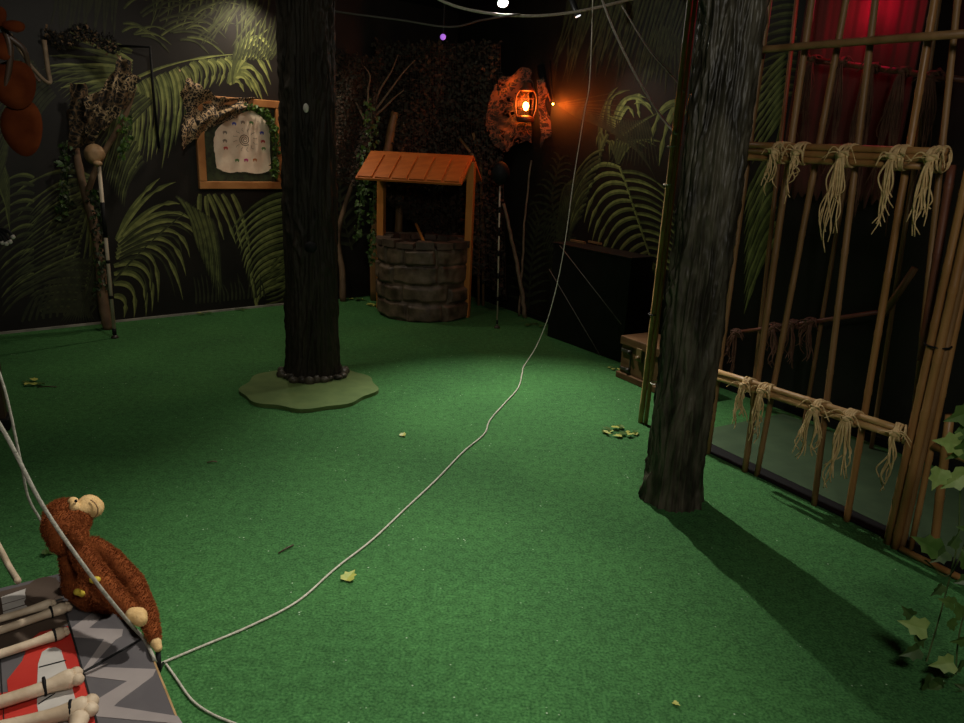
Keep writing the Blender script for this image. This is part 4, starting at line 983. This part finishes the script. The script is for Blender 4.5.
body = [(headc, .066), (mkp(62,527,.69), .062), (mkp(74,520,.70), .056), (mkp(64,538,.66), .052), (mkp(75,538,.66), .042)]
body += chain([(mkp(72,550,.60), .042), (mkp(75,566,.55), .046), (mkp(78,585,.48), .050), (mkp(90,597,.45), .042), (mkp(108,604,.435), .030)])
near_arm = chain([(mkp(79,548,.64), .034), (mkp(87,562,.615), .037), (mkp(107,589,.565), .036), (mkp(127,609,.525), .029)], 9)
far_arm = chain([(mkp(94,545,.56), .030), (mkp(112,558,.51), .033), (mkp(133,582,.465), .036), (mkp(147,613,.44), .032), (mkp(154,637,.43), .021)], 9)
bake([body, near_arm, far_arm], 'body', .008, 'fur', mk, 3, 34000, .011)
mz = mkp(89, 506, .735)
o = bake([(mz, .040), (mz+Vector((.008,.008,-.010)), .037), (mkp(82,509,.735), .030)], 'muzzle', .007, 'tan', mk, 4, 2500, .004); o['label'] = 'tan muzzle'
o = bake([(mkp(73,502,.757), .019), (mkp(75,507,.752), .020)], 'face_patch', .006, 'tan', mk, 3)
b = MB(); b.sphere(mkp(76,501,.778), .0055, 0, 10, 8); b.build('eye', MT['eye'], mk)
b = MB(); m_ax = [mz+Vector((.0405*math.cos(a)+.002, -.022, .0405*math.sin(a))) for a in [1.1-.25*i for i in range(9)]]
b.tube(bez(m_ax, 3), .002, 5); b.build('mouth_seam', MT['skull'], mk)
o = bake([(mkp(75,535,.725), .026), (mkp(71,532,.72), .022), (mkp(79,540,.715), .018)], 'ear', .007, 'fur', mk, 3, 2500, .01)
hc = mkp(138, 616, .52)
o = bake([(hc, .028), (hc+Vector((-.012,-.006,.008)), .024), (hc+Vector((.012,-.010,-.006)), .022), (hc+Vector((-.022,-.022,.004)), .011)], 'hand', .006, 'tan', mk, 3, 900, .004); o['label'] = 'tan plush hand'
o = bake([(mkp(156,643,.42), .018), (mkp(158,648,.41), .014)], 'foot', .005, 'tan', mk, 3); o['label'] = 'tan plush foot'
b = MB(); p = mkp(158,651,.40); b.tube([p, p+Vector((.012,-.03,-.05)), G(163,663,.18)], [.009,.008,.005], 8); b.build('toe_strap', MT['black'], mk)
o = bake([(mkp(93,580,.605), .013), (mkp(97,580,.605), .013)], 'yellow_cloth', .006, 'yellow', mk, 3); o['label'] = 'yellow cloth scrap'
o = bake([(mkp(77,592,.505), .013), (mkp(82,594,.49), .012)], 'yellow_cloth', .006, 'yellow', mk, 3)

# ------------------------------------------------------------------ foreground leaves
def lily(b, c, rx, rz, face, mi=0, cup=.2):
    face = Vector(face).normalized(); s = face.cross(ZV).normalized(); u = s.cross(face); c = Vector(c); n = 26
    vs = [c]
    for ring in (.5, 1.):
        for k in range(n):
            a = 2*PI*k/n; w = 1+.05*math.sin(3*a+1)
            vs.append(c+s*(rx*ring*w*math.cos(a))+u*(rz*ring*w*math.sin(a))-face*(cup*rx*ring*ring))
    fs = [(0, 1+k, 1+(k+1) % n) for k in range(n)]+[(1+k, 1+n+k, 1+n+(k+1) % n, 1+(k+1) % n) for k in range(n)]
    b.add(vs, fs, mi, True)
t = thing('rust_leaf_branch', AtY(-30,60,2.3), 'branch of big round rust-red leaves close by at the upper left edge', 'branch')
b = MB(); b.tube(bez([AtY(-60,-30,2.3), AtY(-10,10,2.3), AtY(10,46,2.3), AtY(4,100,2.3)], 8), [.014-.0003*i for i in range(25)], 8); b.tube(bez([AtY(8,36,2.3), AtY(24,50,2.32), AtY(30,70,2.34), AtY(40,82,2.34)], 6), [.010-.0003*i for i in range(19)], 8); q = AtY(-60,-30,2.3); b.tube([q, q+Vector((-.1,.1,.6)), Vector((q.x-.2,q.y+.1,CH))], .014, 8); b.build('stem', MT['postw'], t)
for (x, y, rx, ry, fy) in [(13,84,20,22,-.6),(22,127,18,26,-.35),(14,26,9,5,-1.2),(-3,16,9,9,-.8),(2,46,9,12,.4)]:
    b = MB(); k = 2.3/F*1.02; lily(b, AtY(x, y, 2.3-.01*(y % 3)), rx*k, ry*k, (.25*(x % 3-1)+.2, -1, .2), 0, .07); o = b.build('leaf', MT['rust'], t); s_ = o.modifiers.new('thickness', 'SOLIDIFY'); s_.thickness = .002
random.seed(111)
iv = thing('ivy_vine', AtY(985,480,2.75), 'green ivy vine trailing down at the lower right edge in front of the bamboo fence', 'vine')
b = MB()
stems = [[(1010,360,2.7),(985,420,2.72),(962,480,2.74),(958,540,2.74),(944,600,2.72),(930,650,2.68),(918,690,2.64)], [(1010,470,2.7),(975,520,2.7),(950,575,2.72),(925,560,2.72)], [(985,560,2.66),(960,630,2.62),(955,700,2.58)]]
for S in stems: b.tube(bez([AtY(x, y, Y) for x, y, Y in S], 8), .0035, 6)
b.build('stem', MT['stem'], iv)
b = MB()
def lf(x, y, L, ang, mi, Y=2.72, tilt=0.3):
    a = math.radians(ang); d = cxw*math.cos(a)+cyw*math.sin(a)+czw*random.uniform(-.3,.3); nn = czw+rv(tilt); px_ = proj(AtY(x, y, Y))[2]/F
    leaf(b, AtY(x, y, Y)-d*L*px_*.4, d, nn, L*px_, mi)
for x, y, L, ang, mi in [(950,443,30,170,2),(962,450,30,220,0),(938,478,24,250,2),(956,480,28,215,2),(968,478,26,300,2),(962,415,32,200,0),(972,432,30,-30,0),
   (928,545,36,150,0),(940,556,28,210,1),(955,540,24,60,1),(938,590,22,230,1),(948,602,22,160,0),(915,626,34,165,2),(920,640,22,300,1),(912,652,28,200,1),(944,664,30,190,2),(958,668,26,250,1),(928,688,36,240,1),(938,684,26,-40,1),(960,610,26,120,0),(966,580,26,200,1),(962,640,26,200,0),(970,690,30,160,1),(972,530,30,170,0),(958,700,26,230,1),(908,612,20,140,1),(896,708,24,175,1),(884,716,20,200,1),(965,560,24,100,0),(952,625,20,300,0)]:
    lf(x, y, L*(1. if y < 500 else .78), ang, mi, 2.72-.0009*(y-440), .45)
b.build('leaves', [MT['ivyA'], MT['ivyB'], MT['ivyC']], iv)

# ------------------------------------------------------------------ fallen leaves and scraps on the carpet
def fallen(x, y, n, L, spread, label, m=('ivyY','ivyA','ivyB'), seed=0, cat='leaf', mis=(0,1), name='fallen_leaf'):
    random.seed(200+seed); c = G(x, y); b = MB()
    for k in range(n):
        p = c+Vector((random.uniform(-1,1)*spread, random.uniform(-1,1)*spread*.7, .008+random.random()*.012*(n > 1)))
        a = random.uniform(0, 2*PI); leaf(b, p, (math.cos(a), math.sin(a), random.uniform(-.05,.25)), (0,0,1), L*random.uniform(.7,1.2), random.choice(mis), .12, curl=.05)
    if n > 2: b.tube(bez([c+Vector((-spread,.02,.008)), c+Vector((0,-.01,.015)), c+Vector((spread,.0,.008))], 6), .003, 5, 1)
    return tag(b.build(name, [MT[q] for q in m]), label, cat)
fallen(620,433,15,.062,.13,'yellow-green leaf sprig lying on carpet left of the wet bark trunk', seed=1, cat='sprig', name='fallen_sprig', mis=(0,0,0,1))
fallen(346,582,1,.075,.0,'single yellow-green leaf lying alone on open carpet in the foreground', seed=2, mis=(0,))
fallen(402,437,1,.06,.0,'small pale leaf on carpet in the middle of the room right of the round board', seed=3, mis=(0,))
fallen(33,384,7,.06,.10,'pale green leaf scraps on carpet beside the dark left post', seed=4, cat='leaves', name='leaf_scraps')
fallen(196,313,14,.07,.16,'green leaf sprig along the foot of the left wall below the framed map', seed=5, cat='sprig', name='fallen_sprig', mis=(0,1,1))
fallen(235,309,8,.055,.16,'scattered leaves at the wall foot between the sprig and the left trunk', seed=6, cat='leaves', name='leaf_scraps', mis=(1,2))
fallen(357,300,10,.07,.12,'leaf pile on carpet between the dead branch and the well', seed=7, cat='leaves', name='leaf_scraps', mis=(1,2,0))
fallen(372,306,6,.08,.06,'pale green leaves at the left foot of the stone well', seed=8, cat='leaves', name='leaf_scraps', mis=(0,1))
fallen(617,370,7,.05,.07,'small leaf scraps on carpet at the left corner of the chest', seed=9, cat='leaves', name='leaf_scraps', mis=(1,0))
fallen(536,326,8,.07,.14,'leaf litter on carpet at the left end of the black box', seed=10, cat='leaves', name='leaf_scraps', mis=(2,2,1))
fallen(673,704,1,.03,.0,'tiny pale leaf fragment on carpet at the bottom of the picture', seed=11, mis=(0,))
fallen(51,555,4,.04,.04,'dark leaf scraps on carpet left of the monkey head', seed=12, cat='leaves', name='leaf_scraps', mis=(2,))
for x, y, l, a, lab in [(286,549,.05,1.0,'tiny dark twig on open carpet above the single yellow-green leaf'), (47,387,.07,.2,'small dark twig on carpet right of the leaf scraps by the left post'), (212,462,.03,.3,'tiny pale lint scrap on carpet in the left of the room')]:
    c = G(x, y, .006); b = MB(); b.tube([c-Vector((math.cos(a),math.sin(a),0))*l, c+Vector((.005,0,.006)), c+Vector((math.cos(a),math.sin(a),0))*l], .004, 5); tag(b.build('twig', MT['twig' if 'pale' in lab else 'postw']), lab, 'twig')

# ------------------------------------------------------------------ lamps
def spot_fixture(p, aim, label, lens, r=.05, name='spotlight_or_fill'):
    p = Vector(p); d = (Vector(aim)-p).normalized(); t = thing(name, p, label, 'lamp')
    b = MB(); b.tube([p-d*.20, p-d*.19, p-d*.03, p], [r*.5, r*.9, r*1.0, r*1.1], 16); b.build('housing', MT['blackg'], t)
    b = MB(); b.tube([p-d*.005, p+d*.004], [r*.95, r*.9], 16); b.build('lens', MT[lens], t)
    b = MB(); b.tube([p-d*.12, Vector((p.x-d.x*.12, p.y-d.y*.12, CH))], .012, 8); b.build('stem', MT['blackg'], t); return d
def lamp(kind, loc, col, w, r=.05, aim=None, size=None, blend=.5):
    l = bpy.data.lights.new('lamp_light', kind); l.energy = w; l.color = col; l.shadow_soft_size = r
    o = bpy.data.objects.new('lamp_light', l); COL.objects.link(o); o.location = loc
    if aim is not None:
        o.rotation_euler = (Vector(aim)-Vector(loc)).to_track_quat('-Z', 'Y').to_euler(); l.spot_size = math.radians(size); l.spot_blend = blend
    return o
S1 = AtY(503, 3, 7.3); A1 = Vector((.48, 5.0, 0))
d = spot_fixture(S1, A1, 'bright white ceiling spotlight at the top middle of the picture', 'lens')
lamp('SPOT', S1+d*.03, (1.,.97,.88), 730, .035, A1, 71, 1.)
lamp('POINT', S1+d*.06, (1.,.96,.86), 13, .04)
S2 = Vector((-2.45, 8.55, 3.55)); A2 = Vector((-2.85,8.5,1.4))
d = spot_fixture(S2, A2, 'spotlight above the framed map', 'lens2')
lamp('SPOT', S2+d*.03, (1.,.84,.66), 85, .05, A2, 140, .9)
S3 = AtY(578, 16, 7.6)
d = spot_fixture(S3, WRP(650,210,0), 'small dim double spotlight at the top right of the bright spotlight', 'lens2', .03)
lamp('SPOT', S3+d*.03, (1.,.95,.8), 30, .04, WRP(640,250,0), 88, 1.)
S4 = Vector((.3,3.3,3.55)); A4 = Vector((-.8,2.4,0))  # added fill lamp out of view, brightens the near carpet
d = spot_fixture(S4, A4, 'added unseen fill lamp over the near carpet', 'lens2')
lamp('SPOT', S4+d*.03, (1.,.95,.85), 375, .06, A4, 72, 1.)
S6 = Vector((.8,-.4,3.55)); A6 = Vector((.8,3.0,0))  # added soft fill from behind the camera, lifts fronts and shadows
d = spot_fixture(S6, A6, 'added unseen soft fill lamp far behind the camera', 'lens2')
lamp('SPOT', S6+d*.03, (1.,.95,.85), 250, .4, A6, 150, .6)
S5 = Vector((-2.3,5.9,3.55)); A5 = Vector((-3.4,7.2,.6))  # added fill out of view for the left wall and the carpet there
d = spot_fixture(S5, A5, 'added unseen fill lamp over the left side of the room', 'lens2')
lamp('SPOT', S5+d*.03, (1.,.92,.78), 66, .08, A5, 150, 1.)
lamp('POINT', lp+Vector((0,-.0,.0)), (1.,.18,.015), 22, .085)
gb = OnP(553,104,WRp,WRn,.10); t = thing('added_glow_bulb', gb, 'small orange bulb added for the glow spot on the wall right of the lantern', 'lamp')  # bulb added to make the orange glow spot beside the lantern
b = MB(); b.sphere(gb, .010, 0, 12, 8); b.build('bulb', MT['flame'], t); b = MB(); b.tube([gb+Vector((0,.01,.015)), OnP(550,60,WRp,WRn,.02)], .006, 6); b.build('cord', MT['black'], t)  # bulb and cord of the added glow bulb
lamp('POINT', gb, (1.,.11,.006), 7, .03)
pr_ = AtY(443, 37, 8.2); b = MB(); b.sphere(pr_, .03, 0, 12, 8); t = thing('small_purple_lamp', pr_, 'tiny purple lamp glowing in the dark above the well', 'lamp'); b.build('bulb', MT['purple'], t)
b = MB(); b.tube([pr_+Vector((0,.02,.02)), Vector((pr_.x, pr_.y+.1, CH))], .008, 6); b.build('cord', MT['black'], t)
RL = WRP(868, -7, .24); t = thing('red_lamp', RL, 'red lamp above the bamboo screen at the top right', 'lamp')
b = MB(); b.lathe(RL+Vector((0,0,.03)), [(.09,0),(.10,.02),(.05,.12),(.02,.16)], 18); b.tube([RL+Vector((0,0,.15)), Vector((RL.x, RL.y, CH))], .01, 6); b.build('shade', MT['blackg'], t)
b = MB(); b.sphere(RL+Vector((0,0,.02)), .03, 0, 12, 8); b.build('bulb', MT['redlens'], t)
lamp('POINT', RL+Vector((0,0,-.05)), (1.,.010,.09), 5.2, .085)

w = bpy.data.worlds.new('room_air'); SC.world = w; w.use_nodes = True
w.node_tree.nodes['Background'].inputs[0].default_value = (.9,1.,.9,1); w.node_tree.nodes['Background'].inputs[1].default_value = .004
